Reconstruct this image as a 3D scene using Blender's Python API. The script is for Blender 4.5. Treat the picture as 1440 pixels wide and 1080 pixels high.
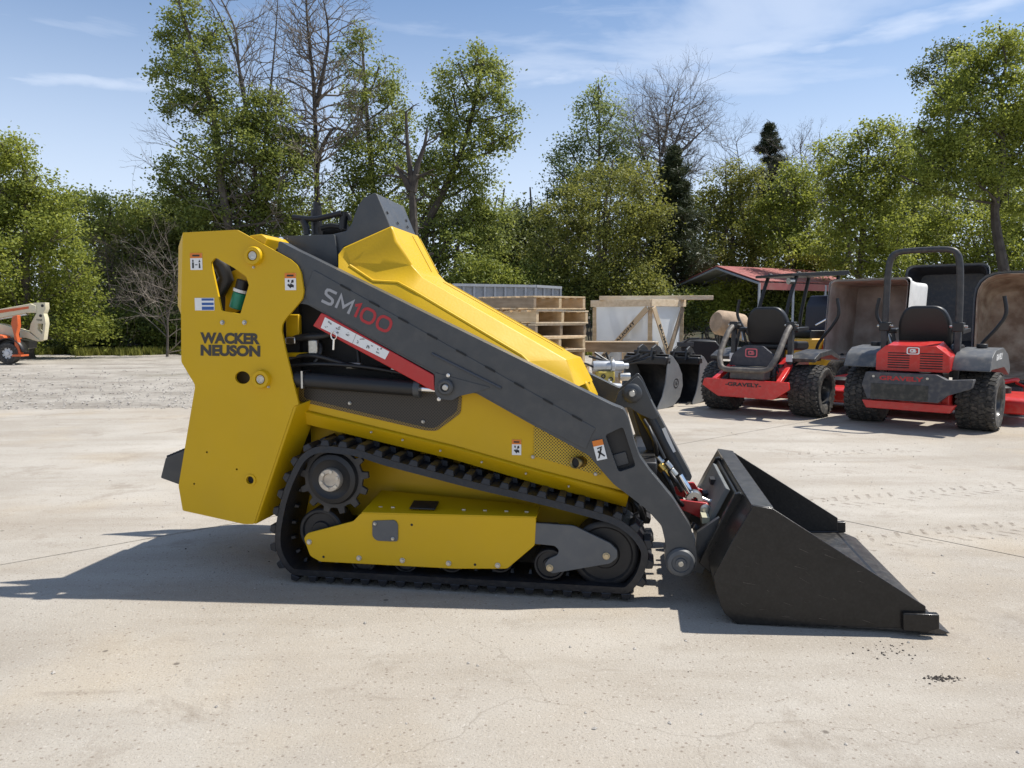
import bpy, bmesh, math, random
import numpy as np
from mathutils import Vector, Matrix
from mathutils.geometry import tessellate_polygon
rad = math.radians
for o in list(bpy.data.objects): bpy.data.objects.remove(o)
S = bpy.context.scene
COL = S.collection
# ------------------------------------------------------------------ camera, sky, sun, exposure
CAMZ, FPX, PITCH = 1.13, 1080.0, math.atan(95/1080)
cam = bpy.data.objects.new('camera', bpy.data.cameras.new('camera')); COL.objects.link(cam)
cam.location = (0, 0, CAMZ); cam.rotation_euler = (rad(90)-PITCH, 0, 0)
cam.data.sensor_width = 36; cam.data.lens = 36*FPX/1440; cam.data.clip_end = 2000; cam.data.clip_start = .05
S.camera = cam
SUN = Vector((.87, .22, 1.47)).normalized()
EL = math.asin(SUN.z); AZ = math.atan2(SUN.x, SUN.y)
sd = bpy.data.lights.new('sun', 'SUN'); sd.energy = 5.0; sd.angle = rad(.55); sd.color = (1, .955, .88)
sun = bpy.data.objects.new('sun', sd); COL.objects.link(sun)
sun.rotation_euler = SUN.to_track_quat('Z', 'Y').to_euler()
W = bpy.data.worlds.new('World'); S.world = W; W.use_nodes = True
wn, wl = W.node_tree.nodes, W.node_tree.links
wn.clear()
wo = wn.new('ShaderNodeOutputWorld'); bg = wn.new('ShaderNodeBackground'); bg.inputs['Strength'].default_value = .098
sky = wn.new('ShaderNodeTexSky'); sky.sky_type = 'NISHITA'; sky.sun_disc = False
sky.sun_elevation = EL; sky.sun_rotation = AZ; sky.altitude = 250; sky.air_density = 1.0; sky.dust_density = .2; sky.ozone_density = 3.0
tc = wn.new('ShaderNodeTexCoord')
def wmap(scale, rot=(0,0,0), loc=(0,0,0)):
    m = wn.new('ShaderNodeMapping'); m.inputs['Scale'].default_value = scale; m.inputs['Rotation'].default_value = rot; m.inputs['Location'].default_value = loc
    wl.new(tc.outputs['Generated'], m.inputs['Vector']); return m.outputs['Vector']
def wnoise(vec, sc, det, dis=0, rough=.55):
    n = wn.new('ShaderNodeTexNoise'); n.inputs['Scale'].default_value = sc; n.inputs['Detail'].default_value = det
    n.inputs['Distortion'].default_value = dis; n.inputs['Roughness'].default_value = rough; wl.new(vec, n.inputs['Vector']); return n.outputs['Fac']
def wramp(fac, a, b, va=0, vb=1):
    r = wn.new('ShaderNodeMapRange'); r.inputs['From Min'].default_value = a; r.inputs['From Max'].default_value = b
    r.inputs['To Min'].default_value = va; r.inputs['To Max'].default_value = vb; r.interpolation_type = 'SMOOTHSTEP'
    wl.new(fac, r.inputs['Value']); return r.outputs['Result']
def wmath(op, a, b):
    m = wn.new('ShaderNodeMath'); m.operation = op
    for k, v in ((0, a), (1, b)):
        if isinstance(v, (int, float)): m.inputs[k].default_value = v
        else: wl.new(v, m.inputs[k])
    return m.outputs[0]
# thin cirrus: wide soft veil, finer streaks, and one long rising streamer
veil = wramp(wnoise(wmap((1.2, 1.2, 5), (0, rad(14), 0)), 2.2, 6, .4), .40, .72, 0, .55)
streak = wramp(wnoise(wmap((1.5, 1.5, 13), (0, rad(14), 0), (3, 1, 0)), 2.4, 8, .5), .46, .76, 0, .36)
sep = wn.new('ShaderNodeSeparateXYZ'); wl.new(tc.outputs['Generated'], sep.inputs[0])
band = wmath('SUBTRACT', sep.outputs['Z'], wmath('ADD', wmath('MULTIPLY', sep.outputs['X'], .075), .283))
wob = wmath('MULTIPLY', wmath('SUBTRACT', wnoise(wmap((3, 3, 6)), 2.5, 5), .5), .045)
band = wmath('ABSOLUTE', wmath('ADD', band, wob), 0)
bandm = wmath('MULTIPLY', wramp(band, .0, .024, .62, 0), wramp(wnoise(wmap((3, 3, 14)), 3, 7), .3, .65, .2, 1))
low = wramp(sep.outputs['Z'], .02, .42, .80, .08)
cl = wmath('MAXIMUM', wmath('MAXIMUM', veil, streak), wmath('MAXIMUM', bandm, low))
mx = wn.new('ShaderNodeMix'); mx.data_type = 'RGBA'
wl.new(cl, mx.inputs[0]); hs = wn.new('ShaderNodeHueSaturation'); hs.inputs['Saturation'].default_value = 1.10; hs.inputs['Value'].default_value = 1.12; wl.new(sky.outputs[0], hs.inputs['Color']); wl.new(hs.outputs[0], mx.inputs[6]); mx.inputs[7].default_value = (7.0, 7.7, 9.0, 1)
wl.new(mx.outputs[2], bg.inputs['Color']); wl.new(bg.outputs[0], wo.inputs[0])
S.view_settings.view_transform = 'Standard'; S.view_settings.look = 'None'; S.view_settings.exposure = .34; S.view_settings.gamma = 1
S.view_settings.use_curve_mapping = False
S.render.engine = 'CYCLES'; S.render.resolution_x = 1024; S.render.resolution_y = 768

# ------------------------------------------------------------------ measuring helpers (photo pixel -> point of a known plane)
CT, ST = math.cos(PITCH), math.sin(PITCH)
def ray(u, v):
    a, b = (u-720)/FPX, (540-v)/FPX
    return Vector((a, CT+b*ST, -ST+b*CT))
def at(u, v, D):
    r = ray(u, v); return Vector((0, 0, CAMZ)) + r*(D/r.y)
def gnd(u, v):
    r = ray(u, v); return Vector((0, 0, CAMZ)) + r*(-CAMZ/r.z)

# ------------------------------------------------------------------ objects
MATS = {}
ROOT = {}
def tag(o, label=None, cat=None, group=None, kind=None):
    if label: o['label'] = label
    if cat: o['category'] = cat
    if group: o['group'] = group
    if kind: o['kind'] = kind
    return o
def empty(name, loc, rz=0, label=None, cat=None, group=None, kind=None):
    o = bpy.data.objects.new(name, None); COL.objects.link(o); o.location = loc; o.rotation_euler = (0, 0, rz); o.empty_display_size = .2
    ROOT[o.name] = (Matrix.Translation(Vector(loc)) @ Matrix.Rotation(rz, 4, 'Z')).inverted()
    return tag(o, label, cat, group, kind)
def link(name, me, parent=None, M=None):
    o = bpy.data.objects.new(name, me); COL.objects.link(o)
    if parent: o.parent = parent
    if M is not None: o.matrix_local = M
    return o
def copy_tree(o, parent=None):
    c = o.copy(); COL.objects.link(c)
    if parent: c.parent = parent
    for ch in [x for x in bpy.data.objects if x.parent == o]: copy_tree(ch, c)
    return c

class MB:
    def __init__(s): s.v = []; s.f = []
    def add(s, vs, fs, M=None):
        n = len(s.v)
        if M is not None: vs = [M @ Vector(p) for p in vs]
        s.v += [tuple(p) for p in vs]; s.f += [tuple(i+n for i in f) for f in fs]; return s
    def box(s, a, b, M=None):
        x0, y0, z0 = a; x1, y1, z1 = b
        return s.add([(x0,y0,z0),(x1,y0,z0),(x1,y1,z0),(x0,y1,z0),(x0,y0,z1),(x1,y0,z1),(x1,y1,z1),(x0,y1,z1)],
              [(0,3,2,1),(4,5,6,7),(0,1,5,4),(1,2,6,5),(2,3,7,6),(3,0,4,7)], M)
    def bar(s, p, q, w, h, up=(0,0,1)):           # rectangular bar between two points
        p, q = Vector(p), Vector(q); d = q-p; L = d.length; d.normalize()
        u = Vector(up); side = d.cross(u)
        if side.length < 1e-4: side = d.cross(Vector((0,1,0)))
        side.normalize(); u = side.cross(d)
        M = Matrix((( d.x,side.x,u.x,p.x),(d.y,side.y,u.y,p.y),(d.z,side.z,u.z,p.z),(0,0,0,1)))
        return s.box((0,-w/2,-h/2),(L,w/2,h/2), M)
    def tube(s, pts, r, n=10, cap=True):
        pts = [Vector(p) for p in pts]
        rs = r if isinstance(r, (list, tuple)) else [r]*len(pts)
        base = len(s.v); prev = None
        for i, p in enumerate(pts):
            d = (pts[min(i+1, len(pts)-1)]-pts[max(i-1, 0)])
            if d.length < 1e-9: d = Vector((0,0,1))
            d.normalize()
            if prev is None:
                a = d.orthogonal().normalized()
            else:
                a = prev - d*prev.dot(d)
                a = a.normalized() if a.length > 1e-6 else d.orthogonal().normalized()
            prev = a; b = d.cross(a)
            for k in range(n):
                t = 2*math.pi*k/n; s.v.append(tuple(p+(a*math.cos(t)+b*math.sin(t))*rs[i]))
        for i in range(len(pts)-1):
            for k in range(n):
                k2 = (k+1)%n
                s.f.append((base+i*n+k, base+i*n+k2, base+(i+1)*n+k2, base+(i+1)*n+k))
        if cap:
            s.f.append(tuple(base+k for k in range(n))[::-1]); s.f.append(tuple(base+(len(pts)-1)*n+k for k in range(n)))
        return s
    def cyl(s, p, q, r, n=24): return s.tube([p, q], r, n)
    def plate(s, poly, y0, y1, holes=()):          # polygon in x,z with thickness along y
        loops = [list(poly)]+[list(h) for h in holes]
        flat = [p for l in loops for p in l]
        tris = tessellate_polygon([[Vector((p[0], p[1], 0)) for p in l] for l in loops])
        n = len(s.v); m = len(flat)
        s.v += [(p[0], y0, p[1]) for p in flat]+[(p[0], y1, p[1]) for p in flat]
        if not holes:
            s.f.append(tuple(n+i for i in range(m))); s.f.append(tuple(n+m+i for i in reversed(range(m))))
        else:
            for t in tris: s.f.append(tuple(n+i for i in t)); s.f.append(tuple(n+m+i for i in reversed(t)))
        k = 0
        for l in loops:
            c = len(l)
            for i in range(c):
                j = (i+1)%c; s.f.append((n+k+i, n+k+j, n+m+k+j, n+m+k+i))
            k += c
        return s
    def lathe(s, prof, n, M, a0=0, a1=2*math.pi):   # profile (radius, axial) turned about local z of M
        base = len(s.v); full = abs(a1-a0-2*math.pi) < 1e-6; cols = n if full else n+1
        for k in range(cols):
            t = a0+(a1-a0)*k/n
            for r, z in prof: s.v.append(tuple(M @ Vector((r*math.cos(t), r*math.sin(t), z))))
        m = len(prof)
        for k in range(n):
            k2 = (k+1)%cols
            for i in range(m-1): s.f.append((base+k*m+i, base+k2*m+i, base+k2*m+i+1, base+k*m+i+1))
        return s
    def mesh(s, name, mat, smooth=False):
        me = bpy.data.meshes.new(name); me.from_pydata(s.v, [], s.f)
        bm = bmesh.new(); bm.from_mesh(me); bmesh.ops.recalc_face_normals(bm, faces=bm.faces); bm.to_mesh(me); bm.free()
        if mat: me.materials.append(mat)
        if smooth:
            me.polygons.foreach_set('use_smooth', [True]*len(me.polygons)); me.set_sharp_from_angle(angle=rad(38))
        return me
    def build(s, name, mat, parent=None, smooth=False, bevel=0, world=False, seg=2):
        if world and parent is not None:
            inv = ROOT[parent.name]; s.v = [tuple(inv @ Vector(p)) for p in s.v]
        o = link(name, s.mesh(name, mat, smooth or bevel > 0), parent)
        if bevel:
            b = o.modifiers.new('bevel', 'BEVEL'); b.width = bevel; b.segments = seg; b.limit_method = 'ANGLE'; b.angle_limit = rad(35)
        return o
def circ(cx, cz, rx, n=20, rz=None):
    rz = rx if rz is None else rz
    return [(cx+rx*math.cos(2*math.pi*k/n), cz+rz*math.sin(2*math.pi*k/n)) for k in range(n)]
def roundpoly(pts, r, seg=3):
    out = []; n = len(pts)
    for i in range(n):
        p = Vector(pts[i]); a = Vector(pts[i-1])-p; b = Vector(pts[(i+1)%n])-p
        rr = min(r, a.length*.45, b.length*.45); a = p+a.normalized()*rr; b = p+b.normalized()*rr
        for k in range(seg+1):
            t = k/seg; q = a*(1-t)**2+p*2*t*(1-t)+b*t*t; out.append((q.x, q.y))
    return out
def catmull(pts, step, closed=True):
    P = [Vector(p) for p in pts]; n = len(P); out = []
    for i in range(n if closed else n-1):
        if closed: a, b, c, d = P[i-1], P[i], P[(i+1)%n], P[(i+2)%n]
        else: a, b, c, d = P[max(i-1,0)], P[i], P[i+1], P[min(i+2,n-1)]
        k = max(1, int((c-b).length/step*4))
        for j in range(k):
            t = j/k; out.append(.5*((2*b)+(c-a)*t+(2*a-5*b+4*c-d)*t*t+(3*b-a-3*c+d)*t**3))
    if not closed: out.append(P[-1])
    return out

# ------------------------------------------------------------------ materials
def mat(name, col, rough=.5, metal=0, coat=0, var=.0, vscale=6, bump=0, bscale=60, col2=None, spec=.5, dust=0):
    if name in MATS: return MATS[name]
    m = bpy.data.materials.new(name); m.use_nodes = True; N, L = m.node_tree.nodes, m.node_tree.links
    b = N['Principled BSDF']; b.inputs['Base Color'].default_value = (*col, 1); b.inputs['Roughness'].default_value = rough
    b.inputs['Metallic'].default_value = metal; b.inputs['Coat Weight'].default_value = coat; b.inputs['Coat Roughness'].default_value = .12
    b.inputs['Specular IOR Level'].default_value = spec
    t = N.new('ShaderNodeTexCoord')
    def noise(sc, det=4):
        n = N.new('ShaderNodeTexNoise'); n.inputs['Scale'].default_value = sc; n.inputs['Detail'].default_value = det
        L.new(t.outputs['Object'], n.inputs['Vector']); return n
    out = None
    if var or col2 or dust:
        n = noise(vscale); r = N.new('ShaderNodeMapRange'); r.inputs['From Min'].default_value = .35; r.inputs['From Max'].default_value = .68
        L.new(n.outputs['Fac'], r.inputs['Value'])
        c2 = col2 or tuple(max(0, c*(1-var)) for c in col)
        x = N.new('ShaderNodeMix'); x.data_type = 'RGBA'; x.inputs[6].default_value = (*col, 1); x.inputs[7].default_value = (*c2, 1)
        L.new(r.outputs[0], x.inputs[0]); out = x.outputs[2]
        if dust:
            n2 = noise(vscale*3.3, 8); r2 = N.new('ShaderNodeMapRange'); r2.inputs['From Min'].default_value = .45; r2.inputs['From Max'].default_value = .8
            r2.inputs['To Max'].default_value = dust; L.new(n2.outputs['Fac'], r2.inputs['Value'])
            x2 = N.new('ShaderNodeMix'); x2.data_type = 'RGBA'; x2.inputs[7].default_value = (.38, .33, .26, 1)
            L.new(r2.outputs[0], x2.inputs[0]); L.new(out, x2.inputs[6]); out = x2.outputs[2]
            ra = N.new('ShaderNodeMapRange'); ra.inputs['To Min'].default_value = rough*.8; ra.inputs['To Max'].default_value = min(1, rough*1.35)
            L.new(n2.outputs['Fac'], ra.inputs['Value']); L.new(ra.outputs[0], b.inputs['Roughness'])
        L.new(out, b.inputs['Base Color'])
    if bump:
        n = noise(bscale, 3); bp = N.new('ShaderNodeBump'); bp.inputs['Strength'].default_value = bump; bp.inputs['Distance'].default_value = .01
        L.new(n.outputs['Fac'], bp.inputs['Height']); L.new(bp.outputs[0], b.inputs['Normal'])
    MATS[name] = m; return m
YEL = mat('yellow_paint', (.63, .385, .003), .44, coat=.08, var=.05, vscale=3, bump=.04, bscale=90, dust=.025, spec=.32)
GRY = mat('graphite_paint', (.052, .056, .060), .42, coat=.15, var=.12, vscale=5, bump=.05, bscale=120, dust=.08)
LGRY = mat('tension_plate_grey', (.10, .105, .11), .5, var=.1, dust=.1)
BKT = mat('black_bucket_paint', (.013, .012, .0115), .30, coat=.12, var=.3, vscale=30, bump=.08, bscale=60, dust=.025, spec=.35)
BLK = mat('black_plastic', (.014, .014, .015), .45, var=.2)
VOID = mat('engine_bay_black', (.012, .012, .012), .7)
RUB = mat('track_rubber', (.013, .014, .018), .42, var=.3, vscale=14, bump=.2, bscale=70, dust=.05)
TYR = mat('tyre_rubber', (.035, .033, .031), .75, var=.3, vscale=9, bump=.15, dust=.35)
RED = mat('red_paint', (.50, .012, .012), .34, coat=.3, var=.1, dust=.05)
MRED = mat('mower_red_paint', (.60, .018, .014), .35, coat=.3, var=.15, vscale=8, dust=.14)
STL = mat('bare_steel', (.55, .54, .51), .32, metal=1, var=.25, vscale=20)
ZNC = mat('zinc_bolt', (.62, .60, .54), .38, metal=.9, var=.3, vscale=60)
CHR = mat('chrome', (.8, .8, .8), .12, metal=1)
WHT = mat('white_print', (.78, .78, .76), .5)
ORG = mat('orange_print', (.72, .20, .02), .5)
BLU = mat('blue_print', (.03, .10, .33), .5)
INK = mat('black_ink', (.02, .02, .02), .6)
LTR = mat('brown_black_lettering', (.045, .038, .03), .5)
SIL = mat('silver_lettering', (.34, .34, .35), .4)
RLT = mat('red_lettering', (.42, .02, .025), .4)
GRN = mat('green_filter', (.01, .22, .13), .35)
def wood(name, a, b):
    if name in MATS: return MATS[name]
    m = mat(name, a, .75, col2=b, vscale=3, bump=.25, bscale=40); N, L = m.node_tree.nodes, m.node_tree.links
    for n in N:
        if n.type == 'TEX_NOISE':
            mp = N.new('ShaderNodeMapping'); mp.inputs['Scale'].default_value = (1.5, 7, 7)
            src = n.inputs['Vector'].links[0].from_socket; L.new(src, mp.inputs['Vector']); L.new(mp.outputs[0], n.inputs['Vector'])
    return m
WD1 = wood('pale_pine_wood', (.66, .50, .31), (.50, .36, .20)); WD2 = wood('weathered_and_shaded_wood', (.33, .25, .17), (.22, .16, .10)); WD3 = wood('new_pine_wood', (.74, .60, .42), (.60, .46, .29))

# grille: fine perforations as relief and colour
def grille_mat(name, col, hole, scale):
    m = mat(name, col, .5); N, L = m.node_tree.nodes, m.node_tree.links; b = N['Principled BSDF']
    t = N.new('ShaderNodeTexCoord'); mp = N.new('ShaderNodeMapping'); mp.inputs['Scale'].default_value = (scale, 1, scale); mp.inputs['Rotation'].default_value = (0, rad(45), 0)
    L.new(t.outputs['Object'], mp.inputs[0]); v = N.new('ShaderNodeTexVoronoi'); v.inputs['Randomness'].default_value = 0; v.inputs['Scale'].default_value = 1
    L.new(mp.outputs[0], v.inputs['Vector']); r = N.new('ShaderNodeMath'); r.operation = 'LESS_THAN'; r.inputs[1].default_value = .33
    sepn = N.new('ShaderNodeSeparateXYZ'); L.new(mp.outputs[0], sepn.inputs[0])
    v.voronoi_dimensions = '2D'; cmb = N.new('ShaderNodeCombineXYZ'); L.new(sepn.outputs['X'], cmb.inputs[0]); L.new(sepn.outputs['Z'], cmb.inputs[1]); L.new(cmb.outputs[0], v.inputs['Vector'])
    L.new(v.outputs['Distance'], r.inputs[0]); x = N.new('ShaderNodeMix'); x.data_type = 'RGBA'; x.inputs[6].default_value = (*col, 1); x.inputs[7].default_value = (*hole, 1)
    L.new(r.outputs[0], x.inputs[0]); L.new(x.outputs[2], b.inputs['Base Color']); return m
GRL = grille_mat('perforated_black_screen', (.05, .04, .028), (.008, .008, .008), 110)
GRY2 = grille_mat('perforated_yellow_screen', (.60, .40, .02), (.05, .035, .01), 110)

# ------------------------------------------------------------------ ground
def ground_mat(name, kind):
    m = bpy.data.materials.new(name); m.use_nodes = True; N, L = m.node_tree.nodes, m.node_tree.links; b = N['Principled BSDF']
    b.inputs['Specular IOR Level'].default_value = .3
    g = N.new('ShaderNodeNewGeometry').outputs['Position']
    def noise(sc, det=5, vec=g, rough=.55, dist=0):
        n = N.new('ShaderNodeTexNoise'); n.inputs['Scale'].default_value = sc; n.inputs['Detail'].default_value = det; n.inputs['Roughness'].default_value = rough
        n.inputs['Distortion'].default_value = dist; L.new(vec, n.inputs['Vector']); return n.outputs['Fac']
    def mp(scale, rz=0):
        q = N.new('ShaderNodeMapping'); q.inputs['Scale'].default_value = scale; q.inputs['Rotation'].default_value = (0, 0, rz); L.new(g, q.inputs[0]); return q.outputs[0]
    def rng(f, a, c, lo=0, hi=1):
        r = N.new('ShaderNodeMapRange'); r.inputs['From Min'].default_value = a; r.inputs['From Max'].default_value = c; r.inputs['To Min'].default_value = lo; r.inputs['To Max'].default_value = hi
        L.new(f, r.inputs['Value']); return r.outputs[0]
    def mix(f, a, c):
        x = N.new('ShaderNodeMix'); x.data_type = 'RGBA'; L.new(f, x.inputs[0])
        for k, q in ((6, a), (7, c)):
            if isinstance(q, tuple): x.inputs[k].default_value = (*q, 1)
            else: L.new(q, x.inputs[k])
        return x.outputs[2]
    if kind == 'concrete':
        c = mix(rng(noise(.55, 6), .36, .64), (.355, .32, .27), (.455, .42, .365))
        c = mix(rng(noise(1.1, 8, mp((.45, 1.7, 1), rad(-12)), .65), .46, .66, 0, .7), c, (.29, .25, .20))     # drag streaks
        c = mix(rng(noise(.28, 5, g, .6, .8), .44, .66, 0, .5), c, (.37, .305, .225))
        c = mix(rng(noise(.5, 6, mp((.25, 1.3, 1), rad(10)), .6), .50, .68, 0, .55), c, (.30, .255, .205))
        c = mix(rng(noise(3.3, 8, g, .7), .54, .74, 0, .5), c, (.46, .425, .365))
        c = mix(rng(noise(9, 6, g, .75, .6), .58, .74, 0, .35), c, (.24, .20, .155))                              # blotches
        c = mix(rng(noise(.9, 3, mp((1, 1, 1), 1.0)), .55, .75, 0, .5), c, (.42, .335, .225))                       # clay dust
        c = mix(rng(noise(150, 2, g, .6), .58, .68, 0, .6), c, (.20, .17, .14))                                  # fine sand
        c = mix(rng(noise(85, 2, g, .6), .61, .70, 0, .45), c, (.58, .54, .48))
        v = N.new('ShaderNodeTexVoronoi'); v.inputs['Scale'].default_value = 34; L.new(g, v.inputs['Vector'])
        c = mix(rng(v.outputs['Distance'], .10, .19, .7, 0), c, (.19, .15, .115))
        v2 = N.new('ShaderNodeTexVoronoi'); v2.inputs['Scale'].default_value = 3.1; L.new(g, v2.inputs['Vector'])
        c = mix(rng(v2.outputs['Distance'], .025, .04, .8, 0), c, (.12, .10, .08))
        c = mix(rng(noise(1.7, 7, g, .72, .3), .57, .68, 0, .7), c, (.255, .215, .17))                            # old stains
        c = mix(rng(noise(6.5, 7, mp((.35, 1.6, 1), rad(25)), .7), .60, .70, 0, .5), c, (.26, .22, .175))
        # hairline cracks
        nv = N.new('ShaderNodeTexNoise'); nv.inputs['Scale'].default_value = 2.2; nv.inputs['Detail'].default_value = 6; L.new(g, nv.inputs['Vector'])
        va = N.new('ShaderNodeVectorMath'); va.operation = 'MULTIPLY_ADD'; va.inputs[1].default_value = (.5, .5, 0); L.new(nv.outputs['Color'], va.inputs[0]); L.new(g, va.inputs[2])
        v3 = N.new('ShaderNodeTexVoronoi'); v3.feature = 'DISTANCE_TO_EDGE'; v3.inputs['Scale'].default_value = .31; L.new(va.outputs[0], v3.inputs['Vector'])
        c = mix(rng(v3.outputs['Distance'], .0002, .0011, .3, 0), c, (.16, .13, .10))
        h = noise(110, 5, g, .7); bs = .75; b.inputs['Roughness'].default_value = .8
    else:
        st = mp((.7, 1.1, 1), rad(14))
        c = mix(rng(noise(.9, 7, st, .65), .36, .62), (.33, .295, .25), (.52, .48, .42))
        c = mix(rng(noise(2.4, 8, st, .7), .50, .66, 0, .7), c, (.24, .21, .175))
        c = mix(rng(noise(14, 6, g, .7), .56, .70, 0, .6), c, (.24, .21, .18))
        c = mix(rng(noise(5, 6, mp((.5, 2, 1)), .7), .56, .68, 0, .6), c, (.58, .55, .49))
        c = mix(rng(noise(.33, 4, mp((1, 1, 1), .5)), .62, .72, 0, .5), c, (.16, .15, .09))
        h = noise(26, 6, g, .7); bs = 1.0; b.inputs['Roughness'].default_value = .95
    L.new(c, b.inputs['Base Color'])
    bp = N.new('ShaderNodeBump'); bp.inputs['Strength'].default_value = bs; bp.inputs['Distance'].default_value = .006 if kind == 'concrete' else .05
    L.new(h, bp.inputs['Height']); L.new(bp.outputs[0], b.inputs['Normal']); return m
CON = ground_mat('worn_concrete', 'concrete'); GRV = ground_mat('crushed_gravel', 'gravel')
g = MB(); g.add([(-400,-200,-.016),(400,-200,-.016),(400,700,-.016),(-400,700,-.016)], [(0,1,2,3)])
tag(g.build('ground', GRV), 'pale crushed gravel ground running back to the tree line', kind='structure')
yard = tag(empty('concrete_yard', (0,0,0)), 'worn beige concrete yard of large poured slabs', kind='structure')
def clip(poly, nx, ny, d):      # keep n.p <= d
    out = []
    for i in range(len(poly)):
        a, b = poly[i-1], poly[i]; fa, fb = a[0]*nx+a[1]*ny-d, b[0]*nx+b[1]*ny-d
        if (fa <= 0) != (fb <= 0):
            t = fa/(fa-fb); out.append((a[0]+(b[0]-a[0])*t, a[1]+(b[1]-a[1])*t))
        if fb <= 0: out.append(b)
    return out
JA = rad(41); ux, uy = math.cos(JA), math.sin(JA); vx, vy = -uy, ux
a0 = -1.9*vx+3.8*vy; b0 = 2.09*ux+3.9*uy
region = [(-16,-7),(20,-7),(20,15.5),(3,14),(-3,9.6),(-16,8.3)]
for i in range(-3, 4):
    for j in range(-3, 4):
        p = region; gp = .005
        p = clip(p, ux, uy, b0+(i+1)*6-gp); p = clip(p, -ux, -uy, -(b0+i*6+gp)) if p else p
        p = clip(p, vx, vy, a0+(j+1)*6-gp) if p else p; p = clip(p, -vx, -vy, -(a0+j*6+gp)) if p else p
        if len(p) < 3: continue
        m = MB(); n = len(p); m.add([(x,y,0) for x,y in p]+[(x,y,-.012) for x,y in p], [tuple(range(n))]+[(k,(k+1)%n,n+(k+1)%n,n+k) for k in range(n)])
        m.build('slab', CON, yard)
# dirt lying in the joints
m = MB(); m.add([(-15.9,-6.9,-.011),(19.9,-6.9,-.011),(19.9,15.3,-.011),(3,13.8,-.011),(-3,9.4,-.011),(-15.9,8.1,-.011)], [tuple(range(6))])
m.build('joint_dirt', mat('joint_dirt', (.07, .055, .04), .95), yard)

# ------------------------------------------------------------------ lettering
_tc = {}
def text_geo(txt, bold=.0):
    k = (txt, bold)
    if k in _tc: return _tc[k]
    cu = bpy.data.curves.new('lettering', 'FONT'); cu.body = txt; cu.offset = bold; cu.resolution_u = 4
    o = bpy.data.objects.new('lettering', cu); COL.objects.link(o); bpy.context.view_layer.update()
    me = bpy.data.meshes.new_from_object(o.evaluated_get(bpy.context.evaluated_depsgraph_get()))
    vs = [v.co.copy() for v in me.vertices]; fs = [tuple(p.vertices) for p in me.polygons]
    bpy.data.objects.remove(o); bpy.data.curves.remove(cu); bpy.data.meshes.remove(me)
    x0 = min(v.x for v in vs); x1 = max(v.x for v in vs); y0 = min(v.y for v in vs); y1 = max(v.y for v in vs)
    _tc[k] = ([((v.x-x0)/(x1-x0), (v.y-y0)/(y1-y0)) for v in vs], fs); return _tc[k]
def lettering(parent, txt, o, u, v, material, bold=.02, name='lettering', world=False):
    vs, fs = text_geo(txt, bold); o, u, v = Vector(o), Vector(u), Vector(v)
    m = MB(); m.add([o+u*a+v*b for a, b in vs], fs); return m.build(name, material, parent, world=world)
def quad(o, u, v): o, u, v = Vector(o), Vector(u), Vector(v); return [o, o+u, o+u+v, o+v]

# ------------------------------------------------------------------ the compact track loader
YAW = rad(-9.2); ex = Vector((math.cos(YAW), math.sin(YAW), 0)); ey = Vector((-math.sin(YAW), math.cos(YAW), 0))
NEAR = -.46
g0 = gnd(870, 847)
LO = g0 - ey*NEAR; LO = LO - ex*.45          # loader origin: mid width, near the middle of its length
LO.z = 0
def P(u, v, y):                               # photo pixel -> (x, z) on the loader's plane y
    r = ray(u, v); o = Vector((0, 0, CAMZ)); t = (y-(o-LO).dot(ey))/r.dot(ey); q = o+r*t-LO
    return (q.dot(ex), q.z)
def PP(pts, y): return [P(u, v, y) for u, v in pts]
def P3(u, v, y): x, z = P(u, v, y); return Vector((x, y, z))
SC = 1/355.0                                  # metres per photo pixel on the near face
L = empty('track_loader', LO, YAW, 'yellow and graphite stand-on compact track loader with black bucket lowered to the concrete', 'track loader')
axY = Matrix(((1,0,0,0),(0,0,-1,0),(0,1,0,0),(0,0,0,1)))   # local z of a lathe -> loader -y (towards the near side)
def axM(x, y, z): return Matrix.Translation((x, y, z)) @ axY
def mir(pts): return [(-0+p[0], p[1]) for p in pts]
def bolt(parent, x, y, z, r=.008, sgn=-1, m=None):
    b = MB(); b.cyl((x, y, z), (x, y+sgn*.004, z), r*1.35, 14); b.cyl((x, y+sgn*.004, z), (x, y+sgn*.010, z), r, 6)
    return b.build('bolt', m or ZNC, parent, bevel=.0008, seg=1)
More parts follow.
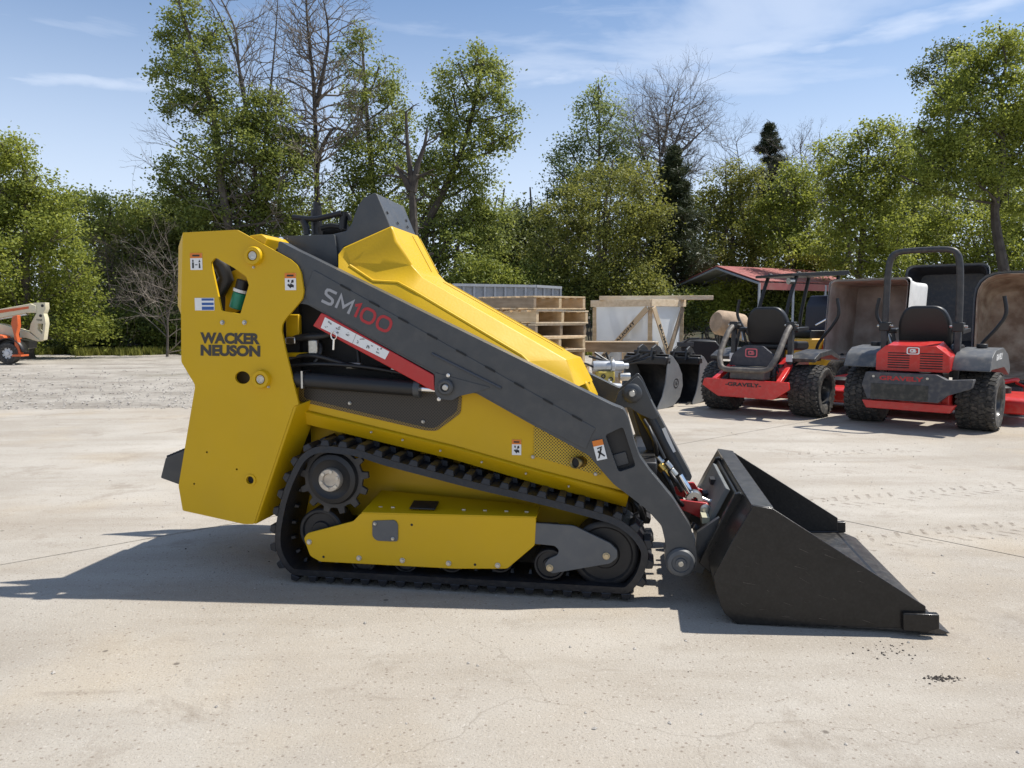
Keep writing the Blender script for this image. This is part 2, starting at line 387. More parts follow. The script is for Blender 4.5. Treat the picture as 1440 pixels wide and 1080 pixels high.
def sticker(parent, u0, v0, u1, v1, y, pict=0):
    """warning sticker: white card, orange head, black pictogram"""
    x0, z1 = P(u0, v0, y); x1, z0 = P(u1, v1, y); y -= .0015
    s = MB(); s.box((x0, y, z0), (x1, y+.0012, z1)); so = s.build('warning_sticker', WHT, parent)
    h = (z1-z0); w = x1-x0
    b = MB(); b.box((x0-.0005, y-.0006, z1-h*.3), (x1+.0005, y, z1+.0005)); 
    for (a, c, d, e) in ((0,0,1,.03),(0,0,.04,1),(.96,0,1,1)): b.box((x0+w*a, y-.0005, z0+h*c), (x0+w*d, y-.0001, z0+h*e))
    b.build('sticker_head', ORG, so) if False else None
    o = MB(); o.box((x0, y-.0006, z1-h*.3), (x1, y-.0001, z1)); o.build('sticker_head', ORG, so)
    k = MB()
    def q(*p): k.add([(x0+w*a, y-.0006, z0+h*c) for a, c in p], [tuple(range(len(p)))])
    if pict == 0:      # two persons apart
        q((.15,.1),(.3,.1),(.3,.45),(.15,.45)); q((.17,.48),(.28,.48),(.28,.6),(.17,.6)); q((.7,.1),(.85,.1),(.82,.4),(.72,.4)); q((.68,.45),(.86,.45),(.77,.62)); q((.4,.28),(.6,.28),(.6,.33),(.4,.33))
    elif pict == 1:    # figure against machine
        q((.2,.3),(.5,.1),(.6,.2),(.35,.38)); q((.4,.2),(.8,.15),(.8,.3),(.5,.4)); q((.25,.5),(.4,.45),(.42,.6),(.28,.62)); q((.55,.4),(.8,.45),(.78,.62),(.6,.58))
    else:
        q((.2,.1),(.3,.1),(.62,.55),(.5,.6)); q((.3,.35),(.85,.08),(.9,.14),(.4,.45)); q((.25,.5),(.85,.58),(.85,.64),(.25,.58)); q((.6,.2),(.72,.2),(.72,.5),(.6,.5))
    t = MB(); 
    for a in (.34,): t.box((x0+w*.2, y-.0012, z1-h*.2), (x0+w*.8, y-.0007, z1-h*.1))
    k.build('pictogram', INK, so); t.build('sticker_warning_bar', INK, so)
    return so

# --- rear tower plates
PY = -.44
tower = [(257,327),(333,323),(409,365),(418,373),(423,383),(427,409),(425,420),(419,428),(401,449),(397,456),(396,465),(401,490),(420,569),(413,571),(357,737),(343,737),(257,718),(251,683),(274,546),(274,541),(255,509),(254.5,444),(257,327)]
window = roundpoly(PP([(303,362),(296.5,369),(311.5,437),(338,441.5),(350,401),(346,389),(329.5,377)][::-1], PY), .006)
for sg in (1, -1):
    ya, yb = PY*sg, (PY+.012)*sg
    cx, cz = P(341,531,PY); hx, hz = P(352,675,PY)
    holes = [window, circ(cx, cz, .034, 24, .027), circ(hx, hz, .017, 20)]
    for u, v in ((291,636),(333,660),(273,680.5)): a, b = P(u, v, PY); holes.append(circ(a, b, .0045, 10))
    m = MB(); m.plate(roundpoly(PP(tower, PY), .006, 2), ya, yb, holes)
    t = m.build('tower_plate', YEL, L, bevel=.0022)
    # bent rear flange and the slanted lower front flange running back to the body
    m = MB(); a = [P3(u, v, PY) for u, v in ((245,346),(257,327),(255,444),(244,430))]
    for p in a: p.y *= sg
    V8 = [Vector((p.x, p.y, p.z)) for p in a]; V8[0].y += .030*sg; V8[3].y += .030*sg
    f = MB(); f.add(V8+[v+Vector((.004, .010*sg, 0)) for v in V8], [(0,1,2,3),(7,6,5,4),(0,4,5,1),(1,5,6,2),(2,6,7,3),(3,7,4,0)]); f.build('rear_flange', YEL, t, bevel=.0015)
    f = MB(); q = [P3(u, v, PY) for u, v in ((413,571),(357,737))]; r = [P3(u, v, -.30) for u, v in ((452,556),(386,722))]
    vs = [Vector((p.x, p.y*sg*(1 if i < 2 else 1), p.z)) for i, p in enumerate(q+r[::-1])]
    f.add(vs+[v+Vector((.010, .004*sg, 0)) for v in vs], [(0,1,2,3),(7,6,5,4),(0,4,5,1),(1,5,6,2),(2,6,7,3),(3,7,4,0)])
    f.build('lower_flange', YEL, t, bevel=.003)
    for (u, v, rr) in ((358,360,.036),(369,533,.036)):
        x, z = P(u, v, PY); M = axM(x, ya, z) if sg == 1 else Matrix.Translation((x, ya, z)) @ Matrix.Rotation(math.pi, 4, 'Z') @ axY
        d = MB(); d.lathe([(0,.0),(rr*1.1,0),(rr*1.05,.016),(rr*.98,.022),(rr*.62,.022),(rr*.58,.012),(0,.012)], 36, M); d.build('pin_boss', YEL, t, smooth=True)
        d = MB(); d.lathe([(0,.017),(.012,.017),(.014,.019),(.017,.019),(.018,.010)], 20, M); d.build('pin', ZNC, t, smooth=True)
    for u, v in ((357,376),(378,544)): x, z = P(u, v, PY); bolt(t, x, ya, z, .004, -sg)
    for u, v in ((313,453.6),(344,453.6)): x, z = P(u, v, PY); bolt(t, x, ya, z, .0075, -sg, STL)
    x, z = P(352,675,PY); d = MB(); d.lathe([(.017,.0),(.026,0),(.026,.004),(.017,.004)], 24, axM(x, ya, z)); d.build('collar', YEL, t, smooth=True)
    d = MB(); d.cyl((x, yb, z), (x, yb*.9, z), .018, 20); d.build('hole_liner', VOID, t)
    if sg == 1:
        near_tower = t
# rear fold: the strip behind the plate's rear bend, leaning back and inwards
fold = MB(); q = [P3(u, v, PY-.001) for u, v in ((257.5,328),(255.5,445))]; r = [P3(u, v, PY+.001) for u, v in ((244,430),(245,346))]
sticker(near_tower, 267.4,356,285,379.5, PY-.0005, 0); sticker(near_tower, 400.5,384,416.7,408, PY-.0005, 1)
x0, z1 = P(274,419,PY); x1, z0 = P(302,436.5,PY); m = MB(); m.box((x0,PY-.002,z0),(x1,PY-.0008,z1)); qs = m.build('information_sticker', WHT, near_tower)
w, h = x1-x0, z1-z0
m = MB()
for a, b in ((.04,.30),(.42,.62),(.78,.96)): m.box((x0+w*.36, PY-.0026, z0+h*a), (x0+w*.97, PY-.0021, z0+h*b))
m.build('sticker_band', BLU, qs)
# lettering on the tower
for txt, (u0, v0), (u1, v1) in (('WACKER', (281.5,467.5), (365.5,484)), ('NEUSON', (282,484.8), (366,501.3))):
    a = P3(u0, v1-1.0, PY-.001); b = P3(u1, v1+.6, PY-.001); c = P3(u0, v0-.4, PY-.001)
    lettering(near_tower, txt, a, b-a, c-a, LTR, .055)
# things seen inside the window: hose elbow, bracket and green filter
m = MB(); m.tube([P3(296,360,-.38), P3(312,375,-.37), P3(318,392,-.36), P3(306,412,-.36)], .033, 14); m.build('inner_hose', BLK, L, smooth=True)
m = MB(); m.plate(PP([(318,385),(352,370),(358,430),(316,444)], -.33), -.33, -.32); m.build('inner_panel', YEL, L, bevel=.002)
m = MB(); m.cyl(P3(338,412,-.37), P3(332,434,-.37), .030, 20); fl = m.build('green_cap', GRN, L, bevel=.004)
m = MB(); m.cyl(P3(342,394,-.37), P3(338,411,-.37), .026, 20); m.build('filter_head', BLK, L, bevel=.003)
m = MB(); m.cyl(P3(339,407,-.372), P3(338,411,-.372), .031, 20); m.build('filter_band', WHT, L)
# tower cross members and body core
xr0, _ = P(262,400,PY); xr1, _ = P(405,400,PY)
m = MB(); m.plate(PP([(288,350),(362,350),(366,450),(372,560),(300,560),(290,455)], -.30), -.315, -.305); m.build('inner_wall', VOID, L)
m = MB(); m.plate(PP([(322,515),(356,515),(356,548),(322,548)], -.39), -.39, -.385); m.build('hole_shade_plate', mat('hole_shade_brown', (.06,.04,.012), .6), L)  # dark sheet added to paint the shade inside the oval hole
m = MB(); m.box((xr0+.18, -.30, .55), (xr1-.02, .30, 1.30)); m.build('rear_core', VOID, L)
m = MB(); m.plate(PP([(355,332),(372,330),(380,336),(372,360),(358,352)], -.40), -.428, .428); m.build('tower_cross_bar', YEL, L, bevel=.004)
m = MB(); m.plate(PP([(292,560),(400,560),(395,690),(290,700)], -.40), -.30, .30); m.build('rear_belly', YEL, L, bevel=.006)
# rear standing platform, ribbed
plat = roundpoly(PP([(226,672),(233,644),(262,632),(300,640),(300,690),(262,685)], -.25), .006)
m = MB(); m.plate(plat, -.25, .25); pf = m.build('standing_platform', GRY, L, bevel=.004)
for k in range(7):
    x, z = P(232+k*4.3, 645-k*1.8, -.25)
    m = MB(); m.box((x-.006, -.23, z-.003), (x+.007, .23, z+.012)); m.build('grip_rib', BLK, pf, bevel=.003)

# --- body sides
BYN = -.36
side = PP([(398,545),(640,548),(670,545),(760,560),(850,600),(886,690),(884,694),(760,662),(640,628),(540,604),(415,574)], BYN)
skirt_top = [(398,570),(415,574),(540,604),(640,628),(760,662),(884,694)]
skirt_bot = [(398,588),(415,592),(540,622),(640,646),(760,681),(880,712)]
for sg in (1, -1):
    m = MB(); m.plate(side, BYN*sg, (BYN+.02)*sg); sp = m.build('side_panel', YEL, L, bevel=.004)
    m = MB(); T = PP(skirt_top, BYN); B = PP(skirt_bot, -.33)
    n = len(T); vs = [(x, (BYN-.004)*sg, z+.004) for x, z in T]+[(x, (BYN-.012)*sg, z-.006) for x, z in T]+[(x, -.34*sg, z) for x, z in B]+[(x, -.22*sg, z) for x, z in B]
    m.add(vs, [(j*n+i, j*n+i+1, (j+1)*n+i+1, (j+1)*n+i) for j in range(3) for i in range(n-1)])
    sk = m.build('skirt', YEL, L, smooth=True)
    so = sk.modifiers.new('solid', 'SOLIDIFY'); so.thickness = .006
    for u, v in ((523,606),(567,617),(620,632),(678,648),(740,664),(800,682)):
        x, z = P(u, v, BYN-.006); bolt(sk, x, (BYN-.013)*sg, z-.004, .0035, -sg, STL)
    # chassis wall behind the track
    m = MB(); m.plate(PP([(420,585),(540,610),(660,640),(780,672),(880,700),(870,760),(620,775),(450,790),(400,700)], -.2), -.205*sg, -.17*sg); m.build('chassis_wall', YEL, L, bevel=.004)
    if sg == 1: nside, nskirt = sp, sk
m = MB(); m.plate(PP([(398,470),(480,400),(640,480),(830,560),(884,700),(860,745),(500,745),(400,620)], -.2), -.19, .19); m.build('light_block_core', VOID, L)  # added black box that keeps light from leaking through the body
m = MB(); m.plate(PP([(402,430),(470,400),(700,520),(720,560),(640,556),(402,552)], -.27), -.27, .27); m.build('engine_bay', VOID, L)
# lower body front wall
m = MB(); m.plate(PP([(850,600),(886,690),(881,712),(868,712),(835,600)], BYN), -.34, .34); m.build('front_wall', YEL, L, bevel=.004)
# black screen under the lift cylinder with its frame
scr = roundpoly(PP([(428,543),(646,555),(643,578),(612,602),(600,601),(428,560)], BYN), .015)
scf = roundpoly(PP([(421,541),(650,554),(648,581),(614,606),(598,605),(421,564)], BYN), .015)
m = MB(); m.plate(scf, BYN-.004, BYN-.0005, [scr]); sf = m.build('screen_frame', grille_mat('perforated_bronze_edge', (.22,.14,.03), (.02,.015,.01), 120), nside)
m = MB(); m.plate(scr, BYN-.003, BYN-.0008); m.build('side_screen', GRL, nside)
for u, v in ((492,567),(595,593),(634,560)): x, z = P(u, v, BYN-.004); bolt(nside, x, BYN-.004, z, .006, -1, STL)
# perforated yellow grille and exhaust at the front
gr = PP([(751,600),(757,590),(846,640),(845,668),(838,667),(751,641)], BYN)
m = MB(); m.plate(roundpoly(gr, .006, 2), BYN-.005, BYN-.001); m.build('front_grille', GRY2, nside)
for u, v in ((749.5,642.5),(837.5,666.5)): x, z = P(u, v, BYN-.005); bolt(nside, x, BYN-.004, z, .006, -1, STL)
a, b = P3(812,650,BYN), P3(804,653,BYN-.05)
ep = MB(); ep.tube([P3(822,648,BYN+.02), P3(808,651,BYN-.045)], .0235, 22, cap=False); e = ep.build('exhaust_pipe', mat('heat_tinted_steel', (.32,.24,.10), .35, metal=.9, var=.3, vscale=20), L, smooth=True)
s_ = e.modifiers.new('solid', 'SOLIDIFY'); s_.thickness = .003
m = MB(); m.cyl(P3(818,649,BYN+.0), P3(810,650.6,BYN-.036), .019, 20); m.build('pipe_bore', VOID, e)
sticker(nside, 720,618,733,640, BYN-.0005, 1)

# --- bay hardware
m = MB(); m.tube([P3(416,533.5,-.40), P3(590,546.5,-.40)], .0335, 28); lc = m.build('lift_cylinder', BLK, L, bevel=.003)
m = MB(); m.tube([P3(583,546,-.40), P3(592,546.6,-.40)], .038, 28); m.build('cylinder_gland', GRY, lc, bevel=.003)
m = MB(); m.tube([P3(590,546.5,-.40), P3(620,548.5,-.40)], .014, 16); m.build('piston_rod', CHR, lc, smooth=True)
m = MB(); m.tube([P3(432,521,-.405), P3(430,546,-.405)], .037, 4); 
m = MB(); m.box((P(430,530,-.4)[0]-.004, -.44, P(430,545,-.4)[1]), (P(430,530,-.4)[0]+.004, -.36, P(430,521,-.4)[1])); m.build('hose_clamp', STL, lc)
def hose(pts, r, mt=BLK, name='hose', y=-.33): 
    m = MB(); m.tube(catmull([P3(u, v, yy) for u, v, yy in pts], .03, False), r, 10); return m.build(name, mt, L, smooth=True)
hose([(404,478,-.3),(430,474,-.34),(462,470,-.33),(480,452,-.3)], .016)
hose([(404,505,-.3),(440,500,-.36),(500,515,-.36),(560,520,-.34)], .010)
hose([(408,515,-.34),(450,512,-.37),(520,517,-.37),(600,532,-.36)], .009)
hose([(440,470,-.30),(452,490,-.34),(440,515,-.36)], .009)
hose([(478,460,-.30),(500,480,-.31),(505,515,-.33)], .009)
for (u0,v0,u1,v1,y,mt,nm) in ((401,474,415,484,-.345,STL,'fitting'),(433,478,446,498,-.35,ZNC,'bracket'),(486,510,507,519,-.36,ZNC,'hose_fitting'),(549,517,572,526,-.37,STL,'hose_fitting'),(404,496,445,502,-.34,YEL,'bay_ledge'),(402,442,420,475,-.33,YEL,'bay_post')):
    a, b = P3(u0,v1,y), P3(u1,v0,y); m = MB(); m.box((a.x, y, a.z), (b.x, y+.03, b.z)); m.build(nm, mt, L, bevel=.005)

# --- hood
def hood():
    K = dict(a=(551,317,-.20), b=(583,377,-.20), c=(595,390,-.20), d=(797,505,-.195), e=(809,541,-.225), f=(484,347,-.30), g=(476,358,-.315), h=(476,398,-.33),
      i=(493,369,-.270), j=(526,391,-.262), k=(561,393,-.258), l=(583,405,-.258), m=(734,495,-.258), n=(745,509,-.268), o=(556,339,-.220),
      p=(525,435,-.335), q=(600,472,-.335), r=(745,540,-.33), s=(836,526,-.20))
    V = []; idx = {}
    def vert(key, p, y=None):
        idx[key] = len(V); V.append(Vector(p))
    for k, (u, v, y) in K.items(): vert(k, P3(u, v, y))
    for k in 'ijklmn':
        u, v, y = K[k]; du, dv = (2,5) if k != 'n' else (5,1)
        q = P3(u-du*.3, v+dv, y); q.y = y-.016; vert(k+'2', q)
    F = ['a o i f','f i g','a b o','o b i','b j i','b k j','b l k','b c l','c d m l','d n m','d e n',
         'i i2 j2 j','j j2 k2 k','k k2 l2 l','l l2 m2 m','m m2 n2 n','g i2 i','g h i2','h p j2 i2','j2 p k2','k2 p q l2','l2 q r m2','m2 r n2','n2 r e','n n2 e']
    F = [tuple(idx[x] for x in s.split()) for s in F]
    n = len(V); V2 = V+[Vector((v.x, -v.y, v.z)) for v in V]; F2 = F+[tuple(i+n for i in reversed(f)) for f in F]
    # pointed nose
    dc, ec = V[idx['d']].copy(), V[idx['e']].copy(); dc.y = ec.y = 0; dc.x += .045; ec.x += .060; V2 += [dc, ec]; i0 = len(V2)-2
    F2 += [(idx['d'], idx['e'], i0+1, i0), (idx['e']+n, idx['d']+n, i0, i0+1), (idx['d'], i0, idx['d']+n)]
    top = 'abcd'
    for p, q in zip(top, top[1:]): F2.append((idx[p], idx[q], idx[q]+n, idx[p]+n))
    F2.append((idx['f'], idx['a'], idx['a']+n, idx['f']+n))
    m = MB(); m.add(V2, F2); return m, {k: V[idx[k]] for k in idx}
hm, HK = hood(); me_ = hm.build('hood', YEL, L, bevel=.007, seg=3)
w_ = me_.modifiers.new('weld', 'WEIGHTED_NORMAL')
# raised rib that follows the crease and grooves in the hood top
m = MB(); m.tube([HK[k+'2'] + Vector((0, .006, .0)) for k in 'ijklmn'], .009, 8); m.build('hood_rib', YEL, me_, smooth=True)
for yy in (.08, .2):
    a, b, c, d = (HK[k].copy() for k in 'abcd')
    m = MB(); nn = Vector((0,0,.002))
    def seam(p, q, t0, t1):
        p, q = p.lerp(q, t0), p.lerp(q, t1); p.y = q.y = yy; m.bar(p, q, .012, .005)
    seam(a, b, .1, 1); seam(c, d, .03, .93)
    m.build('hood_seam', mat('hood_seam_shadow_gap', (.45,.31,.02), .6), me_)
# nose under the hood
m = MB(); m.plate(PP([(780,552),(804,548),(824,536),(836,562),(842,600),(795,600)], -.12), -.12, .16); m.build('nose', YEL, L, bevel=.008)
x, z = P(836, 548, -.24)
for u, v in ((818,549),): x, z = P(u, v, -.12); bolt(L, x, -.121, z, .007)

# --- console
con_r = PP([(374,332),(467,329),(471,350),(473,374),(440,372),(400,348)], -.235)
m = MB(); m.plate(roundpoly(con_r, .004, 2), -.215, .215); cr = m.build('rear_cowl', GRY, L, bevel=.003)
dash = [(469,329),(486,325),(494,315),(499,300),(504,288),(511,278),(526,271),(530,272.5),(548,316),(552,330),(484,347),(476,372),(473,372)]
m = MB(); m.plate(PP(dash, -.196), -.196, .196); cd = m.build('console', GRY, L, bevel=.004)
x, z = P(395.5,338,-.235); bolt(cr, x, -.236, z, .011, -1, CHR)
for u, v in ((550,307),(560,317),(573,317)):
    pass
# front face holes of console, on the lit face
p0, p1 = P3(528,272,-.222), P3(548,316,-.222); nrm = Vector((p1.z-p0.z, 0, -(p1.x-p0.x))).normalized()
if nrm.x < 0: nrm = -nrm
for t, yy in ((.55,-.16),(.8,-.06),(.8,.09),(.55,.12)):
    c = p0.lerp(p1, t); c.y = yy; m = MB(); m.cyl(c-nrm*.002, c+nrm*.0008, .007, 12); m.build('vent_hole', VOID, cd)
# cable straps/linkage sliding under the cowl
hose([(372,336,-.26),(400,348,-.28),(425,362,-.29),(446,371,-.30)], .010); hose([(372,342,-.3),(398,356,-.31),(440,376,-.31)], .012)
# controls
def ctl(pts, r, y, name='control_lever', mt=BLK):
    m = MB(); m.tube(catmull([P3(u, v, y) for u, v in pts], .03, False), r, 10); return m.build(name, mt, L, smooth=True)
ctl([(412,305.5),(440,308),(462,304),(480,299.5)], .013, -.12, 'grab_bar')
ctl([(432,330),(430,318),(426,309)], .016, -.12, 'bar_post'); ctl([(446,330),(445,305),(445,296)], .026, -.05, 'joystick'); ctl([(446,300),(446,288),(447,285)], .019, -.05, 'joystick_knob')
ctl([(482,322),(483,308),(484,298)], .019, -.10, 'lever_housing'); ctl([(452,321),(466,318),(480,320)], .014, -.08, 'reference_bar'); ctl([(484,306),(490,302),(492,310)], .010, -.1, 'control_lever')
ctl([(455,327),(470,324),(490,322)], .018, 0, 'control_pod')

# --- lift arms (near and far are alike)
AY0, AY1 = -.425, -.345
arm = [(392,338),(410,348),(445,365),(861,569.5),(877,575.5),(883,587),(892.5,623),(899,642),(913,661.6),(946.6,702),(971.6,742),(978.6,770),(981,793),(974,806),(957,811),(942,806),(935,790),(936,764),(930,739),(910,717),(883,696),(863,681),(840,655),(829,641),(746,596),(668,552),(646,557),(636,563),(617,561),(611,552),(611,526),(432,428),(400,425),(385,400)]
pocket = roundpoly(PP([(851,612),(876,600),(894,656),(870,664)], AY0), .012)
slots = []
for k in range(9):
    u, v = 479+40.7*k, 400.6+22.9*k
    slots.append(PP([(u, v-1.2),(u+14, v+6.4),(u+14, v+9),(u, v+1.4)], AY0))
for sg in (1, -1):
    m = MB(); m.plate(roundpoly(PP(arm, AY0), .012, 3), AY0*sg, AY1*sg, [pocket]); ar = m.build('lift_arm', GRY, L, bevel=.006, seg=3)
    if sg == 1: near_arm = ar
    else: continue
    # outer skin with the long slotted seam
    skin = [(440,379),(452,385.5),(838,602.5),(832,612),(824,632),(746,593),(668,549.5),(612,523),(436,428),(428,412)]
    m = MB(); m.plate(roundpoly(PP(skin, AY0-.004), .008, 3), AY0-.004, AY0+.001); sk2 = m.build('arm_side_plate', GRY, ar, bevel=.0015)
    for s_ in slots:
        m = MB(); m.plate([(x, z) for x, z in s_], AY0-.0062, AY0-.0035); m.build('seam_slot', VOID, ar)
    x, z = P(869,650,AY0)
    m = MB(); m.plate(pocket, AY0+.045, AY0+.05); m.build('pocket_back', BLK, ar)
    lp = roundpoly(PP([(862,640),(880,635),(885,652),(868,657)], AY0+.03), .006); m = MB(); m.plate(lp, AY0+.035, AY0+.045); m.build('pocket_plate', GRY, ar, bevel=.002)
    # reinforcing gusset and cylinder pin
    gs = roundpoly(PP([(612,524),(690,545),(672,551),(646,557),(636,563),(617,561),(611,548)], AY0-.006), .006)
    m = MB(); m.plate(gs, AY0-.008, AY0-.0045); gp_ = m.build('gusset_plate', GRY, ar, bevel=.0015)
    m = MB(); a, b = P3(607,497,AY0-.007), P3(705,546,AY0-.007); m.bar(a, b, .010, .010, (0,0,1)); m.build('weld_bead', mat('dark_weld', (.045,.052,.065), .45, bump=.2), ar, bevel=.003)
    for (u, v, r) in ((627,544.5,.036),):
        x, z = P(u, v, AY0-.01); M = axM(x, AY0-.008, z)
        m = MB(); m.lathe([(0,0),(r*.9,0),(r*.9,.016),(r*.72,.022),(r*.5,.022),(r*.5,.014),(0,.014)], 36, M); pb = m.build('pivot_boss', GRY, ar, smooth=True)
        m = MB(); m.lathe([(0,.022),(.010,.022),(.015,.018),(.016,.012)], 20, M); m.build('pin', STL, pb, smooth=True)
    for u, v in ((630,528),(617,561.5)): x, z = P(u, v, AY0-.01); bolt(ar, x, AY0-.008, z, .006, -1, CHR)
    x, z = P(957,790,AY0); M = axM(x, AY0-.001, z)
    m = MB(); m.lathe([(0,0),(.055,0),(.057,.008),(.050,.020),(.036,.024),(.034,.018),(.022,.018),(.020,.026),(0,.026)], 40, M); pb = m.build('lower_pivot', LGRY, ar, smooth=True)
    m = MB(); m.lathe([(0,.030),(.010,.030),(.012,.024)], 16, M); m.build('pin', ZNC, pb, smooth=True)
    sticker_u = MB()
    # tilted sticker on the elbow
    c = [P3(u, v, AY0-.006) for u, v in ((839.5,648),(854,645),(847,618),(832.5,620.5))]
    m = MB(); m.add(c, [(0,1,2,3)]); st = m.build('warning_sticker', WHT, ar)
    o_, u_, v_ = c[0]+Vector((0,-.0008,0)), c[1]-c[0], c[3]-c[0]
    m = MB(); m.add([o_+u_*a+v_*b for a, b in ((0,.72),(1,.72),(1,1),(0,1))], [(0,1,2,3)]); m.build('sticker_head', ORG, st)
    m = MB()
    for s4 in (((.15,.1),(.3,.1),(.75,.55),(.6,.6)), ((.25,.4),(.8,.12),(.88,.18),(.35,.5)), ((.3,.55),(.8,.6),(.8,.66),(.3,.62))): m.add([o_+u_*a+v_*b for a, b in s4], [(0,1,2,3)])
    m.build('pictogram', INK, st)

# bold rounded lettering on the arm, drawn as strokes
def stroke_letters(parent, org, u, v, strokes, wdt, material, name):
    m = MB()
    for pts, closed in strokes:
        n = len(pts); P_ = [org+u*a+v*b for a, b in pts]; left, right = [], []
        for i in range(n):
            a = P_[i-1] if (i > 0 or closed) else P_[i]; b = P_[(i+1)%n] if (i < n-1 or closed) else P_[i]
            d1 = (P_[i]-a); d2 = (b-P_[i]); 
            d = (d1.normalized() if d1.length > 0 else Vector((0,0,0)))+(d2.normalized() if d2.length > 0 else Vector((0,0,0)))
            d.normalize(); s = Vector((-d.z, 0, d.x)); 
            c = d.dot((d2 if d2.length else d1).normalized()); k = wdt/2/max(c, .5)
            left.append(P_[i]+s*k); right.append(P_[i]-s*k)
        fs = [(i, (i+1)%n, n+(i+1)%n, n+i) for i in range(n if closed else n-1)]; m.add(left+right, fs)
    return m.build(name, material, parent)
def rrect(x0, y0, x1, y1, r, k=5):
    out = []
    for cx, cy, a in ((x1-r,y1-r,0),(x0+r,y1-r,90),(x0+r,y0+r,180),(x1-r,y0+r,270)):
        for i in range(k+1): t = rad(a+90*i/k); out.append((cx+r*math.cos(t), cy+r*math.sin(t)))
    return out
ly = AY0-.0056
o_ = P3(452,423,ly); ue = P3(566,478.5,ly)-o_; Lw = ue.length; ue.normalize(); up = P3(459.5,405.5,ly)-o_; ue = ue*.048; up = up*1.0
def S_(x): return ([(x+1,.98),(x+.32,.98),(x+.12,.92),(x+.06,.78),(x+.12,.62),(x+.3,.55),(x+.72,.47),(x+.9,.40),(x+.96,.24),(x+.9,.08),(x+.7,.02),(x,.02)], False)
stroke_letters(near_arm, o_, ue, up, [S_(0), ([(1.42,0),(1.42,1),(2.02,.30),(2.62,1),(2.62,0)], False)], .0118, SIL, 'model_lettering')
stroke_letters(near_arm, o_, ue, up, [([(2.92,.78),(3.3,1),(3.3,0)], False), (rrect(3.72,.02,4.9,.98,.42), True), (rrect(5.28,.02,6.46,.98,.42), True)], .0118, RLT, 'number_lettering')
# red safety bar (cylinder lock) with its white instruction label
rb = PP([(454.5,440),(462,443),(612,527),(613,549),(606,546.5),(443,458)], -.41)
m = MB(); m.plate(rb, -.432, -.40); rbo = m.build('safety_bar', RED, L, bevel=.003)
lb = [P3(u, v, -.4335) for u, v in ((451,461),(541.5,505.5),(547.5,494.5),(457,446))]
m = MB(); m.add(lb, [(0,1,2,3)]); lbo = m.build('instruction_label', WHT, rbo)
m = MB(); random.seed(4); o_, u_, v_ = lb[0]+Vector((0,-.001,0)), lb[1]-lb[0], lb[3]-lb[0]
for k in range(6):
    cx = .08+k*.155+(.03 if k > 2 else 0)
    for j in range(4):
        a, b = cx+random.uniform(-.035,.025), random.uniform(.15,.75); w, h = random.uniform(.012,.03), random.uniform(.05,.16)
        sx = random.uniform(-.02,.03); m.add([o_+u_*(a)+v_*b, o_+u_*(a+w)+v_*b, o_+u_*(a+w+sx)+v_*(b+h), o_+u_*(a+sx)+v_*(b+h)], [(0,1,2,3)])
m.add([o_+u_*a+v_*b for a, b in ((.493,.02),(.498,.02),(.498,.98),(.493,.98))], [(0,1,2,3)])
m.build('instruction_figures', mat('grey_print', (.22,.21,.21), .6), lbo)
kx, kz = P(470,472,-.44); m = MB(); m.tube([(kx+.012*math.cos(t), -.445, kz+.016*math.sin(t)) for t in [2*math.pi*i/14 for i in range(15)]], .0028, 6)
m.tube([(kx, -.445, kz-.016), (kx-.003, -.445, kz-.058)], .004, 6); m.build('lock_pin', CHR, rbo, smooth=True)

# --- tilt cylinder between the arms, with its ear plates and the cross tube
TY = -.06
ear = roundpoly(PP([(862,575),(869,552),(897,528),(903,535),(917,566),(926,586),(918,590),(900,582),(884,572)], -.14), .01)
for y0 in (-.16, .04):
    m = MB(); m.plate(ear, y0, y0+.014); ea = m.build('cylinder_ear', GRY, L, bevel=.002)
x, z = P(889,553,-.165)
M = axM(x, -.160, z); m = MB(); m.lathe([(0,0),(.04,0),(.042,.010),(.036,.016),(.02,.018),(.018,.024),(0,.024)], 30, M); pb = m.build('ear_pin', GRY, L, smooth=True)
m = MB(); m.lathe([(0,.028),(.012,.028),(.015,.022)], 18, M); m.build('pin_head', STL, pb, smooth=True)
m = MB(); m.plate(PP([(886,566),(908,568),(922,580),(962,650),(972,672),(962,676),(938,690),(925,668),(900,610)], TY+.02), TY-.0, TY+.03); m.build('tilt_shadow_plate', BLK, L, bevel=.003)  # black plate put in as the shade between arm and tilt guard
m = MB(); m.plate(roundpoly(PP([(910,566),(917,566),(973,669),(970,676),(955,672)], -.1), .006), -.115, .05); m.build('tilt_guard', GRY, L, bevel=.005)
m = MB(); a, b = P3(933,602,-.117), P3(948,636,-.117); m.bar(a, b, .001, .016, (1,0,.4)); m.build('guard_label', WHT, L)
m = MB(); m.cyl(P3(898,560,TY-.03), P3(958,672,TY-.03), .036, 26); tcy = m.build('tilt_cylinder', BLK, L, bevel=.003)
m = MB(); m.cyl(P3(955,668,TY-.06), P3(974,700,TY-.06), .017, 18); m.build('piston_rod', CHR, tcy, smooth=True)
c = P3(976,701,TY-.06)
m = MB(); m.lathe([(.014,-.03),(.034,-.03),(.036,-.02),(.036,.02),(.034,.03),(.014,.03)], 26, Matrix.Translation(c) @ axY); m.build('rod_eye', STL, tcy, smooth=True)
m = MB(); a = P3(980,706,TY-.06); m.tube([c+Vector((.03,0,0)), c+Vector((.06,0,-.012)), c+Vector((.10,0,-.01))], .012, 10); m.build('rod_link', STL, tcy, smooth=True)
xa, za = P(905,650,-.345)
m = MB(); m.box((P(893,610,-.345)[0], -.344, za-.06), (P(925,610,-.345)[0], .344, za+.0)); m.build('cross_tube', BLK, L, bevel=.008)  # tube coloured black to stand for the shaded hollow between the arms
